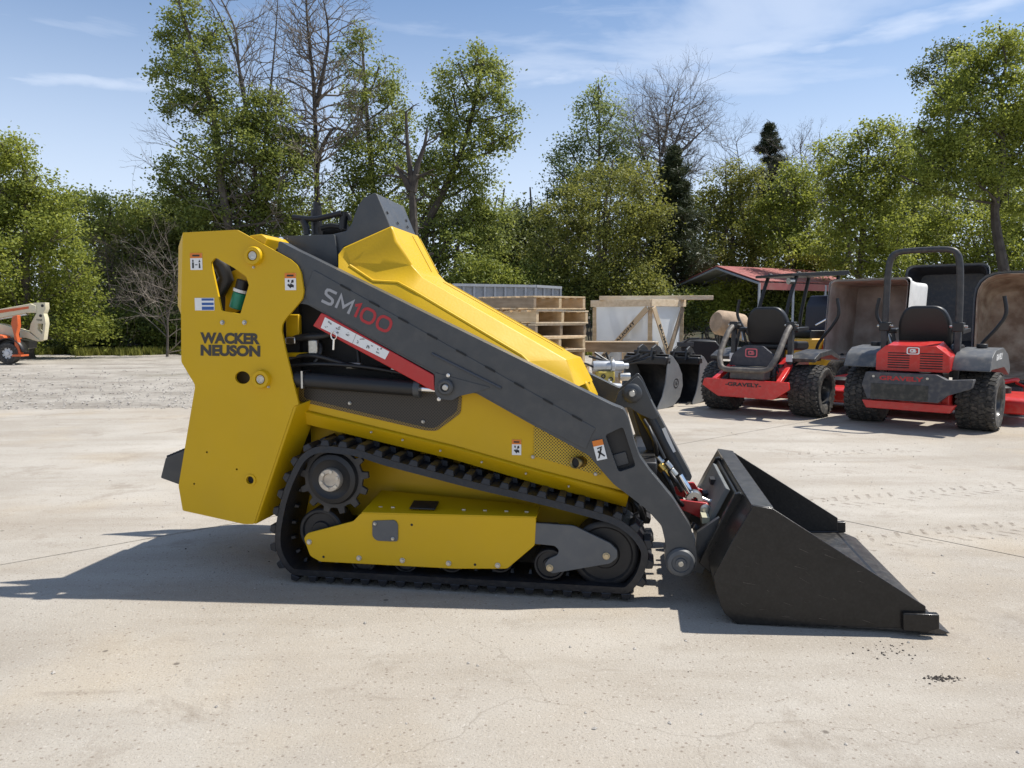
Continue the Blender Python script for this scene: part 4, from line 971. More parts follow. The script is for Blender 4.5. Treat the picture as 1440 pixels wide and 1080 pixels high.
tree('tree', 'tall irregular green tree with a leaning trunk right of the dark snag', 'tree', 25, [(575,498),(592,380),(600,320),(625,270),(655,190),(680,90)],
     [(672,82,24,18),(700,90,20,16),(650,108,30,22),(695,125,28,22),(640,145,36,24),(680,150,30,20),(715,160,16,16),(655,185,40,28),(620,180,22,22),(700,205,26,22),(712,195,18,14),(640,225,48,28),(610,250,34,30),(660,260,40,30),
      (600,290,42,34),(650,300,44,32),(700,300,22,20),(625,345,60,36),(680,340,40,30)], 'mid', 9, dens=.72, per=85, cr=.38, size=.115, tr=.2, bark=BARKD)
tree('tree', 'dark low evergreen showing in the gap between the two tallest middle trees', 'tree', 29, [(740,498),(738,400),(738,310)],
     [(740,305,34,26),(715,330,40,30),(765,325,36,30),(700,370,50,40),(760,375,50,40),(725,345,60,40)], 'dark', 10, dens=1.0, per=85, cr=.45, size=.12)
tree('tree', 'pale pointed poplar standing alone against the sky', 'tree', 30, [(845,498),(842,320),(843,200),(842,118)],
     [(843,125,15,14),(835,155,28,22),(862,160,24,22),(825,190,32,24),(872,190,28,26),(808,220,34,24),(850,225,44,28),(790,250,30,24),(830,260,50,30),(800,285,40,26),(890,230,26,30)], 'pale', 11, dens=.62, per=65, cr=.42, size=.12, tr=.12)
bare_tree('broad leafless tree between the pale poplar and the dark pine', 31, [[(930,498),(930,330),(928,230),(925,160)],[(930,280),(905,220),(890,160)],[(930,260),(950,200),(970,150)],[(929,240),(960,210),(992,180)],[(930,220),(940,170),(950,130)]], 12, r=.13, tw=1.15, depth=4, every=1, start=.4)
tree('tree', 'rounded olive green tree in the middle, behind the pallets', 'tree', 25, [(850,498),(850,400),(850,300)],
     [(860,245,38,22),(825,265,40,26),(895,260,36,26),(795,305,42,30),(850,305,60,36),(905,305,40,34),(780,350,50,36),(840,360,60,40),(900,360,45,40),(770,390,50,30),(860,400,70,30)], 'olive', 13, dens=.85, per=85, cr=.38, size=.095)
def pine(label, D, foot, top, wid, seed, lay=20, name='pine_tree', base=.25):
    k = D/FPX; rng = np.random.default_rng(seed); rnd = random.Random(seed); ft = at(foot[0], foot[1], D); ft.z = -.05; root = empty(name, ft, 0, label, 'pine tree')
    H = at(top[0], top[1], D)-ft; m = MB(); m.tube([Vector((0,0,0)), H*.5, H], [.14, .09, .015], 7); P_ = []; W_ = wid*k
    for i in range(lay):
        t = base+(1-base)*i/lay; c = H*t; w = W_*(1-(t-base)/(1-base))**.8*rnd.uniform(.6,1.25)+.05
        for j in range(6):
            a = rnd.uniform(0, 6.28); d = Vector((math.cos(a), math.sin(a), .28)); e = c+d*w; m.tube([c, c+d*w*.6+Vector((0,0,-.05)), e], [.03, .018, .006], 4, cap=False)
            for s_ in np.linspace(.3, 1, 6):
                q = c+d*w*s_+Vector((0,0,rnd.uniform(-.05,.12))); P_.append(np.array(q)+rng.normal(size=(60,3))*np.array([.13,.13,.10])*(1.1-.35*s_)*(.55+w/2.2))
    m.build('trunk', BARKD, root, smooth=True); P_ = np.concatenate(P_); LEAVES[0] += len(P_); leaf_obj('crown', P_, .21, LEAF['pine'], root, rng, aspect=.13); return root
pine('tall dark pine in the middle of the tree line right of the olive tree', 26, (945,498), (948,205), 62, 14, lay=22)
pine('dark conical pine whose tip stands alone above the yellow green trees', 33, (1083,498), (1082,170), 44, 15, lay=17, base=.4)
tree('tree', 'yellow green tree between the two dark pines', 'tree', 28, [(1030,498),(1030,380),(1028,250)],
     [(1020,255,34,24),(1050,250,26,22),(1005,295,34,34),(1045,295,40,34),(1020,340,52,38),(1060,360,45,40),(1000,380,45,34)], 'olive', 16, dens=.8, per=80, cr=.4, size=.105)
tree('tree', 'bushy light green tree right of the conical pine, above the red roof', 'tree', 27, [(1120,498),(1120,400),(1120,260)],
     [(1125,240,30,20),(1105,270,34,28),(1140,270,26,30),(1090,310,44,34),(1130,320,42,36),(1150,355,34,34),(1100,365,50,34),(1140,395,45,30)], 'bright', 17, dens=.8, per=80, cr=.4, size=.11)
bare_tree('thin wispy budding tree peeking over the light green trees', 32, [[(1135,498),(1135,330),(1130,260),(1125,205)],[(1133,300),(1115,250),(1105,215)],[(1134,300),(1150,250),(1160,215)],[(1040,300),(1040,240),(1035,200)]], 18, r=.09, tw=.9, depth=4, every=1, start=.5)
tree('tree', 'green spreading tree left of the big tree on the right', 'tree', 24, [(1210,498),(1208,420),(1215,320),(1212,210)],
     [(1208,192,30,16),(1240,185,20,16),(1178,215,30,24),(1215,225,36,28),(1250,222,28,24),(1170,255,30,28),(1205,270,42,32),(1245,275,36,32),(1180,310,44,32),(1230,325,44,32),(1190,360,48,30),(1250,370,45,28)], 'bright', 19, dens=.72, per=90, cr=.37, size=.105, tr=.13)
tree('tree', 'dark slender tree squeezed between the two green trees on the right', 'tree', 27, [(1290,498),(1290,400),(1288,300),(1285,200)],
     [(1280,185,28,20),(1265,225,36,28),(1300,240,34,30),(1280,290,40,34),(1310,320,40,34),(1275,350,45,34),(1320,385,45,34)], 'mid', 20, dens=.75, per=85, cr=.4, size=.115)
tree('tree', 'big spreading green tree on the right edge with a thick dark trunk', 'tree', 22, [(1408,500),(1408,400),(1402,300),(1412,220),(1405,120)],
     [(1400,62,34,18),(1432,70,30,24),(1372,85,30,20),(1345,120,34,24),(1400,110,40,28),(1440,125,40,36),(1320,150,32,24),(1370,160,44,30),(1310,190,30,26),(1350,215,44,28),(1420,185,46,34),(1310,235,36,24),(1290,262,28,22),(1360,262,40,24),(1440,260,50,40),(1395,235,40,24),(1460,190,40,60)], 'bright', 21, dens=.78, per=95, cr=.34, size=.10, tr=.2, bark=BARKD)
tree('tree', 'dark tree top peeping out behind the left shoulder of the big right tree', 'tree', 30, [(1335,498),(1335,300),(1330,120)],
     [(1325,85,26,16),(1310,105,20,16),(1345,80,22,14),(1335,140,30,30),(1340,210,34,40)], 'dark', 22, dens=.9, per=80, cr=.4, size=.12)
tree('tree', 'backlit low leafy tree under the branches of the big right tree', 'tree', 26, [(1440,498),(1440,430),(1438,360)],
     [(1440,310,50,36),(1385,315,40,30),(1330,300,34,28),(1300,330,34,30),(1460,270,40,40),(1380,440,50,34),(1450,430,50,40),(1320,420,44,34),(1290,400,30,30),(1340,345,38,30),(1400,365,44,30),(1460,370,40,50),(1360,400,40,26),(1420,410,44,30)], 'bright', 23, dens=.75, per=80, cr=.4, size=.11)
# brown leafless thickets and shrubs along the foot of the trees
bare_tree('brown leafless thicket between the left trees', 24, [[(155,498),(155,420),(150,370),(148,335)],[(155,450),(125,400),(115,370)],[(156,440),(185,390),(190,350)],[(156,460),(205,410),(225,370)],[(156,460),(170,400),(172,350)]], 31, r=.04, tw=.9, depth=3, every=2, cat='thicket', name='thicket', start=.1, tm=mat('brown_twig', (.10,.078,.058), .9, var=.3))
bare_tree('tangle of grey dead branches left of the yellow tower', 22, [[(235,498),(235,440),(225,390)],[(236,470),(215,400),(200,350)],[(236,450),(245,390),(235,340)],[(236,460),(190,430),(165,420)],[(236,440),(250,400),(262,370)]], 32, r=.04, tw=.8, depth=3, every=2, cat='thicket', name='thicket', start=.1)
SH = [(-20,470,'bright'),(60,472,'mid'),(118,474,'dark'),(165,470,'mid'),(210,476,'dark'),(255,470,'mid'),(310,462,'dark'),(370,460,'mid'),(430,455,'dark'),(490,450,'mid'),(550,440,'dark'),(610,420,'mid'),(655,400,'mid'),(700,405,'bright'),(760,410,'mid'),(820,425,'dark'),(885,420,'olive'),(950,430,'dark'),(1010,430,'bright'),(1080,430,'dark'),(1150,430,'mid'),(1215,430,'dark'),(1270,430,'mid'),(1335,430,'dark'),(1400,440,'mid'),(1465,440,'dark')]
lab = {'bright':'fresh green', 'mid':'mid green', 'dark':'dark', 'olive':'olive'}
where = ['at the far left frame edge behind the boom lift','behind the boom lift wheel','right beside the boom lift end','under the brown thicket','right of the brown thicket','touching the left side of the yellow tower','behind the upper tower of the loader','behind the rear cowl of the loader','behind the loader control handles','behind the loader console','behind the hood peak','just right of the loader hood peak','behind the left end of the grey container','above the middle of the grey container','above the pallet stack','between the pallets and the wrapped crate','behind the wrapped crate','left of the red roofed carport','under the front of the carport','seen through the carport','behind the canopy mower','behind the whitish hopper','left of the dark upright hopper','behind the dark upright hopper','behind the brown hopper','at the right frame edge']
for i, (u, v, lf) in enumerate(SH):
    rng = np.random.default_rng(100+i); D = 23.6+rng.uniform(0,1.2); ft = at(u, 500, D); ft.z = 0; k = D/FPX
    root = empty('shrub', ft, 0, f'{lab[lf]} shrub {where[i]}', 'shrub', 'shrubs along the foot of the trees')
    Ls = [(at(u+rng.uniform(-22,22), v+rng.uniform(-16,12), D)-ft, rng.uniform(26,40)*k, rng.uniform(20,34)*k) for _ in range(4)]
    subs, P_, sh = crown_points(Ls, rng, .85, 75, .36); ok = P_[:,2] > -.05; P_ = P_[ok]; sh = sh[ok]; leaf_obj('crown', P_, .10, LEAF[lf], root, rng, shade=sh); LEAVES[0] += len(P_)
    m = MB()
    for q in subs[::8]: m.tube([Vector((rng.uniform(-.3,.3),0,-.05)), Vector(q)*.5, Vector(q)], [.03,.02,.006], 4, cap=False)
    m.build('stem', BARK, root)
# the deeper wood behind, one dark mass of leaves and stems
rng = np.random.default_rng(55); Ls = []
for u in range(-500, 2200, 34):
    D = 33+rng.uniform(0,4); top = np.interp(u, [-160,100,140,240,480,700,800,960,1100,1300,1640], [220,270,292,296,292,300,292,270,262,262,240])+rng.uniform(-6,14)
    for v in np.arange(top+24, 500, 46): Ls.append((at(u+rng.uniform(-15,15), v, D), 26*D/FPX*rng.uniform(.9,1.3), 26*D/FPX))
_, P_, sh = crown_points(Ls, rng, .62, 60, .6); LEAVES[0] += len(P_)
wd = leaf_obj('wood_foliage', P_, .20, LEAF['dark'], None, rng, shade=sh*.8); tag(wd, 'deep dark wood filling the background behind the first trees', 'wood', kind='stuff')
m = MB(); 
for u in range(-500, 2200, 22):
    D = 30+rng.uniform(0,6); a = at(u+rng.uniform(-8,8), 490, D); a.z = -.1; m.tube([a, a+Vector((rng.uniform(-.3,.3),0,3)), a+Vector((rng.uniform(-.7,.7),0,6.2))], [.11,.08,.03], 5, cap=False)
tag(m.build('wood_trunks', BARKD, None, smooth=True), 'thin dark trunks standing inside the deep wood', 'trunks', kind='stuff')
# leaf litter bank on which the wood stands (dark soil)
m = MB(); m.add([(-60,23.2,-.01),(60,23.2,-.01),(60,26,.12),(-60,26,.12),(60,38,1.1),(-60,38,1.1),(70,60,3.2),(-70,60,3.2),(90,90,3.4),(-90,90,3.4)], [(0,1,2,3),(3,2,4,5),(5,4,6,7),(7,6,8,9)])
tag(m.build('forest_floor', mat('leaf_litter', (.075,.055,.035), .95, col2=(.035,.04,.018), vscale=1.5, bump=.6, bscale=8)), 'dark leaf litter under the trees', kind='structure')
# weeds and grass along the edge
def tufts(name, label, n, fx, h, material, seed, w=.012):
    rng = np.random.default_rng(seed); V, F = [], []; sh = []
    for i in range(n):
        x, y = fx(rng); k = rng.integers(5, 10); s = rng.uniform(.3,1)
        for _ in range(k):
            a = rng.uniform(0,6.28); hh = h*rng.uniform(.4,1.2); d = np.array([math.cos(a), math.sin(a)])*hh*rng.uniform(.1,.6); px, py = -math.sin(a)*w, math.cos(a)*w; b = len(V)
            x1, y1 = x+rng.uniform(-.06,.06), y+rng.uniform(-.06,.06); V += [(x1-px,y1-py,-.02),(x1+px,y1+py,-.02),(x1+d[0]*.5+px*.7,y1+d[1]*.5+py*.7,hh*.65),(x1+d[0],y1+d[1],hh),(x1+d[0]*.5-px*.7,y1+d[1]*.5-py*.7,hh*.65)]; F.append((b,b+1,b+2,b+3,b+4)); sh.append(s)
    me = bpy.data.meshes.new(name); me.from_pydata(V, [], F); me.materials.append(material); a_ = me.attributes.new('shade','FLOAT','FACE'); a_.data.foreach_set('value', sh)
    return tag(link(name, me), label, 'grass', kind='stuff')
tufts('grass', 'ragged green weeds and grass along the foot of the trees', 3600, lambda r: (lambda x: (x, 22.7+.35*math.sin(x*1.7)+.25*math.sin(x*4.1)+abs(r.normal(0,.6))))(r.uniform(-22,22)), .22, LEAF['olive'], 61, .02)

# ------------------------------------------------------------------ loose things on the ground
def pebbles(name, label, n, fx, r0, r1, material, seed):
    rng = np.random.default_rng(seed); m = MB()
    for i in range(n):
        x, y = fx(rng); r = rng.uniform(r0, r1)*rng.uniform(.5,1); a = rng.uniform(0,3); M = Matrix.Translation((x,y,r*.25)) @ Matrix.Rotation(a,4,'Z') @ Matrix.Diagonal((rng.uniform(.7,1.4),1,rng.uniform(.5,.8),1))
        V = [(r,0,0),(0,r,0),(-r,0,0),(0,-r,0),(r*.3,r*.2,r),(0,0,-r)]; m.add(V, [(0,1,4),(1,2,4),(2,3,4),(3,0,4),(1,0,5),(2,1,5),(3,2,5),(0,3,5)], M)
    return tag(m.build(name, material), label, 'stones', kind='stuff')
STN = mat('grey_stone', (.42,.39,.35), .85, var=.4, vscale=3); DST = mat('dark_clod', (.045,.036,.03), .9, var=.3)
pebbles('gravel', 'loose crushed stones on the gravel ground and slab edge', 2600, lambda r: (r.uniform(-14,-2.2), 9.3+abs(r.normal(0,3.0))), .008, .03, STN, 62)
pebbles('grit', 'scattered grit and small pebbles on the concrete', 520, lambda r: (r.uniform(-3,5), r.uniform(1.9,7.5)), .003, .009, STN, 63)
pebbles('dark_grit', 'few dark crumbs scattered on the concrete', 90, lambda r: (r.uniform(-3,5), r.uniform(1.9,7)), .003, .008, DST, 64)
c1, c2 = gnd(1323,955), gnd(1245,915)
pebbles('dirt_crumbs', 'dark dirt crumbs dropped on the concrete in front of the bucket', 150, lambda r: ((c1.x+r.normal(0,.028), c1.y+r.normal(0,.010)) if r.random() < .7 else (c2.x+r.normal(0,.05), c2.y+r.normal(0,.04))), .002, .006, DST, 65)
# tyre marks: rows of short dark smears
MK = bpy.data.materials.new('dried_mud_print'); MK.use_nodes = True; N, K = MK.node_tree.nodes, MK.node_tree.links; b = N['Principled BSDF']; b.inputs['Base Color'].default_value = (.20,.155,.115,1); b.inputs['Roughness'].default_value = .9
nn_ = N.new('ShaderNodeTexNoise'); nn_.inputs['Scale'].default_value = 22; nn_.inputs['Detail'].default_value = 6; ge = N.new('ShaderNodeNewGeometry'); K.new(ge.outputs['Position'], nn_.inputs['Vector'])
rr = N.new('ShaderNodeMapRange'); rr.inputs['From Min'].default_value = .42; rr.inputs['From Max'].default_value = .62; rr.inputs['To Max'].default_value = .42; K.new(nn_.outputs['Fac'], rr.inputs['Value']); K.new(rr.outputs[0], b.inputs['Alpha'])
m = MB(); rnd = random.Random(8)
for (a, b_, w) in ((gnd(1120,712), gnd(1460,682), .26), (gnd(1180,768), gnd(1470,738), .26), (gnd(1130,640), gnd(1300,632), .2)):
    d = (b_-a); n = int(d.length/.085); d.normalize(); s = Vector((-d.y, d.x, 0))
    for i in range(n):
        for q in (-1, 1):
            if rnd.random() < .12: continue
            c = a+d*i*.085+s*q*w*.28+Vector((0,0,.002)); e = (s*q*.8+d*.5).normalized()*w*.22; f = d*.014; m.add([c-e-f, c+e-f, c+e+f, c-e+f], [(0,1,2,3)])
tag(m.build('tyre_marks', MK), 'muddy cleated tyre prints crossing the concrete on the right', 'tyre marks', kind='stuff')
#@@THINGS
# ------------------------------------------------------------------ yard things
# grey low container with ribbed side, far behind the pallets
D = 21; a, b = at(636, 399, D), at(752, 402, D+1.0); b2 = at(787, 403, D+1.6); b.z = a.z; b2.z = a.z-.02
ct = empty('container', (a.x, a.y, 0), 0, 'long low grey open-top container with ribbed side behind the pallets', 'container')
GC = mat('container_grey_paint', (.36,.38,.41), .5, var=.15, dust=.2); GCD = mat('container_panel_grey', (.27,.29,.32), .55, var=.15, dust=.2)
for (p, q, nm) in ((a, b, 'side_wall'),(b, b2, 'end_wall')):
    d = (q-p); Ln = d.length; d.normalize(); nv = Vector((d.y, -d.x, 0)); Z = Vector((0,0,1)); H = a.z
    base = Vector((p.x, p.y, 0))
    m = MB(); m.bar(base+Z*H*.5, base+d*Ln+Z*H*.5, .04, H-.02, (0,0,1)); w_ = m.build(nm, GCD, ct, world=True)
    m = MB(); m.bar(base+Z*(H-.03)+nv*.04, base+d*Ln+Z*(H-.03)+nv*.04, .12, .07); m.build('top_rail', GC, w_, world=False) if False else None
    inv = ROOT[ct.name]; m.v = [tuple(inv @ Vector(x)) for x in m.v]; m.build('top_rail', GC, w_)
    k = 8 if nm == 'side_wall' else 3
    for i in range(k+1):
        c = base+d*Ln*i/k+nv*.05; m = MB(); m.bar(c, c+Z*(H-.07), .055, .055, (1,0,0)); m.v = [tuple(inv @ Vector(x)) for x in m.v]; m.build('rib', GC, w_)
m = MB(); q = b2+Vector((.6,3,0)); m.bar(Vector((b2.x,b2.y,.9)), Vector((q.x,q.y,.9)), .04, 1.7); m.build('far_wall', GCD, ct, world=True)
m = MB(); m.box((a.x-1.5,a.y+.3,.12),(b.x,a.y+3,.2)); m.build('container_floor', GCD, ct, world=True)

# carport with red roof
CP = [at(945,408,26), at(1007,376,24), at(1068,393,22)]
zE = (CP[0].z+CP[2].z)/2; CP[0].z = CP[2].z = zE; rd = Vector((.86,.51,0)).normalized()*4.4
cp = empty('carport', (CP[1].x, CP[1].y, 0), 0, 'open metal carport with red gable roof and grey underside', 'carport')
RR = mat('faded_red_roof', (.34,.095,.085), .5, var=.15, vscale=1.2, dust=.2); UND = mat('grey_roof_underside', (.30,.31,.29), .6)
for i, (p, q) in enumerate(((CP[0], CP[1]), (CP[1], CP[2]))):
    dn = (q-p); nrm3 = dn.cross(rd).normalized(); nrm3 = nrm3 if nrm3.z > 0 else -nrm3
    n = 14
    for j in range(n):            # ribbed sheets
        s0, s1 = rd*(j/n), rd*((j+.94)/n); o = nrm3*.03
        m = MB(); m.add([p+s0+o, p+s1+o, q+s1+o, q+s0+o, p+s0+o*1.8, p+s1+o*1.8, q+s1+o*1.8, q+s0+o*1.8], [(0,1,2,3),(7,6,5,4),(0,4,5,1),(1,5,6,2),(2,6,7,3),(3,7,4,0)]); m.build('roof_sheet', RR, cp, world=True)
    m = MB(); m.add([p, p+rd, q+rd, q], [(0,1,2,3)]); m.build('roof_lining', UND, cp, world=True)
    for j in range(6): s = rd*(j/5.02)-Vector((0,0,.03)); m = MB(); m.tube([p+s, q+s], .035, 6); m.build('rafter', GCD, cp, world=True)
    # folded eave strip
e = CP[2]; m = MB(); m.bar(e-Vector((0,0,.10)), e+rd-Vector((0,0,.10)), .02, .2); m.build('eave_trim', RR, cp, world=True)
for p in (CP[0], CP[2]):
    for j in range(4): c = p+rd*(j/3.05); m = MB(); m.tube([Vector((c.x,c.y,0)), Vector((c.x,c.y,zE-.02))], .035, 6); m.build('post', GC, cp, world=True)

# pallets
def pallet(loc, rz, label, Lx=1.15, Ly=.95, H=.15, md=WD1, flip=0, seed=0):
    rnd = random.Random(seed); r = empty('pallet', loc, rz, label, 'pallet', 'wooden pallets stacked behind the loader')
    th = .02; r.rotation_euler = (rnd.uniform(-.008,.008), rnd.uniform(-.01,.01), rz)
    for y in (.0, Ly/2-.02, Ly-.045): m = MB(); m.box((0,y,th),(Lx,y+.045,H-th)); m.build('stringer', rnd.choice((WD1,WD1,WD2)), r, bevel=.003, seg=1)
    x = 0
    for i in range(7):
        w = .10+rnd.uniform(-.01,.03); xx = min(Lx-w, i*(Lx-.1)/6); m = MB(); m.box((xx-(.004 if i == 0 else 0), -.004, H-th+.001),(xx+w, Ly+.004+rnd.uniform(-.01,.01), H)); m.build('deck_board', rnd.choice((WD1,WD3,WD1)), r, bevel=.002, seg=1)
    for i in range(4):
        xx = i*(Lx-.12)/3; m = MB(); m.box((xx-(.004 if i == 0 else 0), -.003, 0),(xx+.11, Ly+.003, th-.001)); m.build('bottom_board', rnd.choice((WD1,WD3)), r, bevel=.002, seg=1)
    return r
D0 = 9.5; cpx = at(756, 500, D0); rzp = rad(127)
# local x runs away to the left (long side), local y towards the right (end side): corner nearest to the camera
nm_ = ['bottom wooden pallet of the stack','second wooden pallet from the bottom of the stack','third wooden pallet from the bottom of the stack','fourth wooden pallet from the bottom of the stack','fifth wooden pallet from the bottom of the stack','wooden pallet third from the top of the stack','wooden pallet second from the top of the stack','topmost wooden pallet of the stack behind the loader']
zt = at(756, 415.5, D0).z; H = zt/8-.006
for i in range(8):
    rnd = random.Random(i); pallet_root = pallet((cpx.x-.04+rnd.uniform(-.035,.035), D0+rnd.uniform(-.03,.03), .002+i*(H+.006)), rad(128)+rnd.uniform(-.03,.03), nm_[i], H=H, seed=i, Ly=.88)
    # mirror by turning: y axis must point right
    pallet_root.scale = (1, -1, 1)
for i, (px_, pd) in enumerate(((668, 10.3),)):
    c = at(px_, 500, pd)
    for j in range(7):
        rnd = random.Random(50+j); q = pallet((c.x+rnd.uniform(-.03,.03), pd, .002+j*(H+.012)), rad(120)+rnd.uniform(-.03,.03), ('lowest','second','third','fourth','fifth','sixth','uppermost')[j]+' pallet of the half hidden stack next to the hood', H=H, seed=70+j); q.scale = (1,-1,1)

# the wrapped crate with printed braces
C0 = at(914, 500, 11.6); zt = at(914, 421, 11.6).z
crz = rad(180-22)
cr_ = empty('wrapped_crate', (C0.x, C0.y, 0), 0, 'timber framed crate wrapped in translucent plastic with lettered diagonal braces', 'crate')
lx = Vector((math.cos(rad(132)), math.sin(rad(132)), 0)); ly_ = Vector((math.cos(rad(42)), math.sin(rad(42)), 0)); Wl, Wr = 1.18, .85; Z = Vector((0,0,1)); c0 = Vector((C0.x, C0.y, 0))
nl, nr_ = Vector((lx.y, -lx.x, 0)), Vector((ly_.y, -ly_.x, 0))
if nl.y > 0: nl = -nl
if nr_.x < 0: nr_ = -nr_
def wbar(p, q, w, h, nm, mt, par, up=(0,0,1)): m = MB(); m.bar(p, q, w, h, up); return m.build(nm, mt, par, bevel=.003, world=(par in (cr_, )), seg=1)
zb = .12
for a, b in ((0,0),(Wl,0),(0,Wr),(Wl,Wr)): p = c0+lx*(a+(.03 if a == 0 else -.03))+ly_*(b+(.03 if b == 0 else -.03)); wbar(p+Z*zb, p+Z*(zt-.11), .06, .06, 'corner_post', WD1, cr_, (1,0,0))
for z in (zt-.05, zb):
    for p, d, n_, w in ((c0, lx, nl, Wl),(c0, ly_, nr_, Wr),(c0+ly_*Wr, lx, -nl, Wl),(c0+lx*Wl, ly_, -nr_, Wr)):
        wbar(p+Z*z-d*.01+n_*.012, p+Z*z+d*(w+.01)+n_*.012, .03, .105, 'rail', WD3, cr_)
for k in range(3): p = c0+lx*(.1+k*.34); wbar(p+Z*.05, p+ly_*Wr+Z*.05, .09, .08, 'skid', WD2, cr_)
FLM = bpy.data.materials.new('translucent_plastic_film'); FLM.use_nodes = True; N, K = FLM.node_tree.nodes, FLM.node_tree.links; N.clear()
o_ = N.new('ShaderNodeOutputMaterial'); d1 = N.new('ShaderNodeBsdfPrincipled'); d1.inputs['Base Color'].default_value = (.80,.83,.86,1); d1.inputs['Roughness'].default_value = .3
t1 = N.new('ShaderNodeBsdfTransparent'); t2 = N.new('ShaderNodeBsdfTranslucent'); t2.inputs['Color'].default_value = (.75,.78,.8,1); m1 = N.new('ShaderNodeMixShader'); m1.inputs[0].default_value = .45; m2 = N.new('ShaderNodeMixShader')
K.new(d1.outputs[0], m1.inputs[1]); K.new(t2.outputs[0], m1.inputs[2]); nz = N.new('ShaderNodeTexNoise'); nz.inputs['Scale'].default_value = 2.2; tcc = N.new('ShaderNodeTexCoord'); K.new(tcc.outputs['Object'], nz.inputs['Vector'])
mr = N.new('ShaderNodeMapRange'); mr.inputs['From Min'].default_value = .3; mr.inputs['From Max'].default_value = .7; mr.inputs['To Min'].default_value = .04; mr.inputs['To Max'].default_value = .22; K.new(nz.outputs['Fac'], mr.inputs['Value']); K.new(mr.outputs[0], m2.inputs[0])
K.new(m1.outputs[0], m2.inputs[1]); K.new(t1.outputs[0], m2.inputs[2]); K.new(m2.outputs[0], o_.inputs[0])
def film(p, d, w, n_, nm='plastic_sheet'):
    rnd = random.Random(int(w*1000)); gx, gz = 10, 10; V = []; 
    for j in range(gz+1):
        for i in range(gx+1): V.append(p+d*(w*i/gx)+Z*(zb+(zt-.03-zb)*j/gz)+n_*(.0+rnd.uniform(-.008,.008)))
    m = MB(); m.add(V, [(j*(gx+1)+i, j*(gx+1)+i+1, (j+1)*(gx+1)+i+1, (j+1)*(gx+1)+i) for j in range(gz) for i in range(gx)]); return m.build(nm, FLM, cr_, smooth=True, world=True)
film(c0+lx*.03-nl*.03, lx, Wl-.06, nl); film(c0+ly_*.03-nr_*.03, ly_, Wr-.06, nr_); film(c0+ly_*(Wr-.04)+lx*.03, lx, Wl-.06, nl); film(c0+lx*(Wl-.04)+ly_*.03, ly_, Wr-.06, nr_)
m = MB(); m.add([c0+Z*(zt-.001), c0+lx*Wl+Z*(zt-.001), c0+lx*Wl+ly_*Wr+Z*(zt-.001), c0+ly_*Wr+Z*(zt-.001)], [(0,1,2,3)]); m.build('plastic_sheet', FLM, cr_, world=True)
BRP = mat('printed_brace_wood', (.60,.46,.29), .7, var=.15)
def brace(p, q, n_, txt, t0, t1, mt=BRP):
    m = MB(); m.bar(p, q, .02, .085, Z if abs((q-p).normalized().z) < .98 else n_); b = m.build('brace', mt, cr_, bevel=.002, world=True)
    if txt:
        d = (q-p); Ln = d.length; d.normalize(); up = n_.cross(d).normalized()
        if up.z < 0: up = -up
        o = p+d*Ln*t0-up*.026+n_*.0125; inv = ROOT[cr_.name]
        vs, fs = text_geo(txt, .03); m = MB(); m.add([inv @ (o+d*(Ln*(t1-t0))*a+up*.052*c) for a, c in vs], fs); m.build('lettering', INK, b)
    return b
pl = c0+nl*.042; pr = c0+nr_*.042
brace(pl+lx*(Wl*.78)+Z*(zb+.35), pl+lx*.03+Z*(zt-.13), nl, 'BAUMALIGHT', .02, .74)
brace(pr+ly_*.02+Z*(zt-.12), pr+ly_*(Wr*.62)+Z*(zb+.20), nr_, 'BAUMALIGHT', .27, .97)
brace(pr+ly_*(Wr*.85)+Z*(zt-.12)+nr_*.024, pr+ly_*(Wr*.30)+Z*(zb+.2)+nr_*.024, nr_, None, 0, 0, WD2)  # brace lying in shade; the darker wood tone paints that shade
# machine inside
cc = c0+lx*Wl*.5+ly_*Wr*.5
m = MB(); m.bar(cc-lx*.25+Z*.5, cc+lx*.22+Z*.5, .35, .55); m.build('packed_machine', mat('packed_machine_grey', (.12,.13,.14), .5), cr_, world=True, bevel=.03)
m = MB(); m.tube([cc+Z*.7, cc+Z*1.15], .09, 14); m.build('packed_mast', BLK, cr_, world=True); m = MB(); m.bar(cc-lx*.20-ly_*.2+Z*.95, cc-lx*.1-ly_*.2+Z*.95, .08, .16); m.build('packed_box', YEL, cr_, world=True)
# the loose beam lying across its top
p, q = at(843,416,12.3), at(1003,413,12.0); q.z = p.z = zt+.035
tag((lambda m: (m.bar(p, q, .10, .065), m.build('timber_beam', WD3, None, bevel=.004))[1])(MB()), 'long pale timber beam lying across the top of the wrapped crate', 'timber')
# low open crate in front
D = 10.7; A, B, C = at(770,486,D), at(922,489,D-.2), at(940,500,D-.3)
A.z = B.z = C.z = at(850,488,D).z
oc = empty('open_crate', (B.x, B.y, 0), 0, 'low open timber crate with grey weathered top board in front of the wrapped crate', 'crate')
d = (B-A).normalized(); bk = Vector((.12,.99,0)); w_ = (B-A).length
def ob(p, q, w, h, nm, mt=WD2, up=(0,0,1)): m = MB(); m.bar(p, q, w, h, up); return m.build(nm, mt, oc, bevel=.003, world=True, seg=1)
ob(A, B-Vector((0,0,.0)), .035, .13, 'top_board'); ob(A+bk*.8, B+bk*.8, .035, .13, 'top_board'); ob(B+d*.02, B+bk*.8+d*.02, .035, .12, 'end_board', WD3); ob(A-d*.02, A+bk*.8-d*.02, .035, .12, 'end_board')
ob(A+Vector((0,0,.074)), B+Vector((0,0,.074))+d*.04, .08, .015, 'cap_board', WD3)
for p in (A, B, A+bk*.8, B+bk*.8, A.lerp(B,.72)): ob(Vector((p.x,p.y,0)), Vector((p.x,p.y,p.z-.07)), .07, .07, 'post', WD1, (1,0,0))
for z in (.12,): ob(Vector((A.x,A.y,z)), Vector((B.x,B.y,z)), .03, .1, 'bottom_board'); 
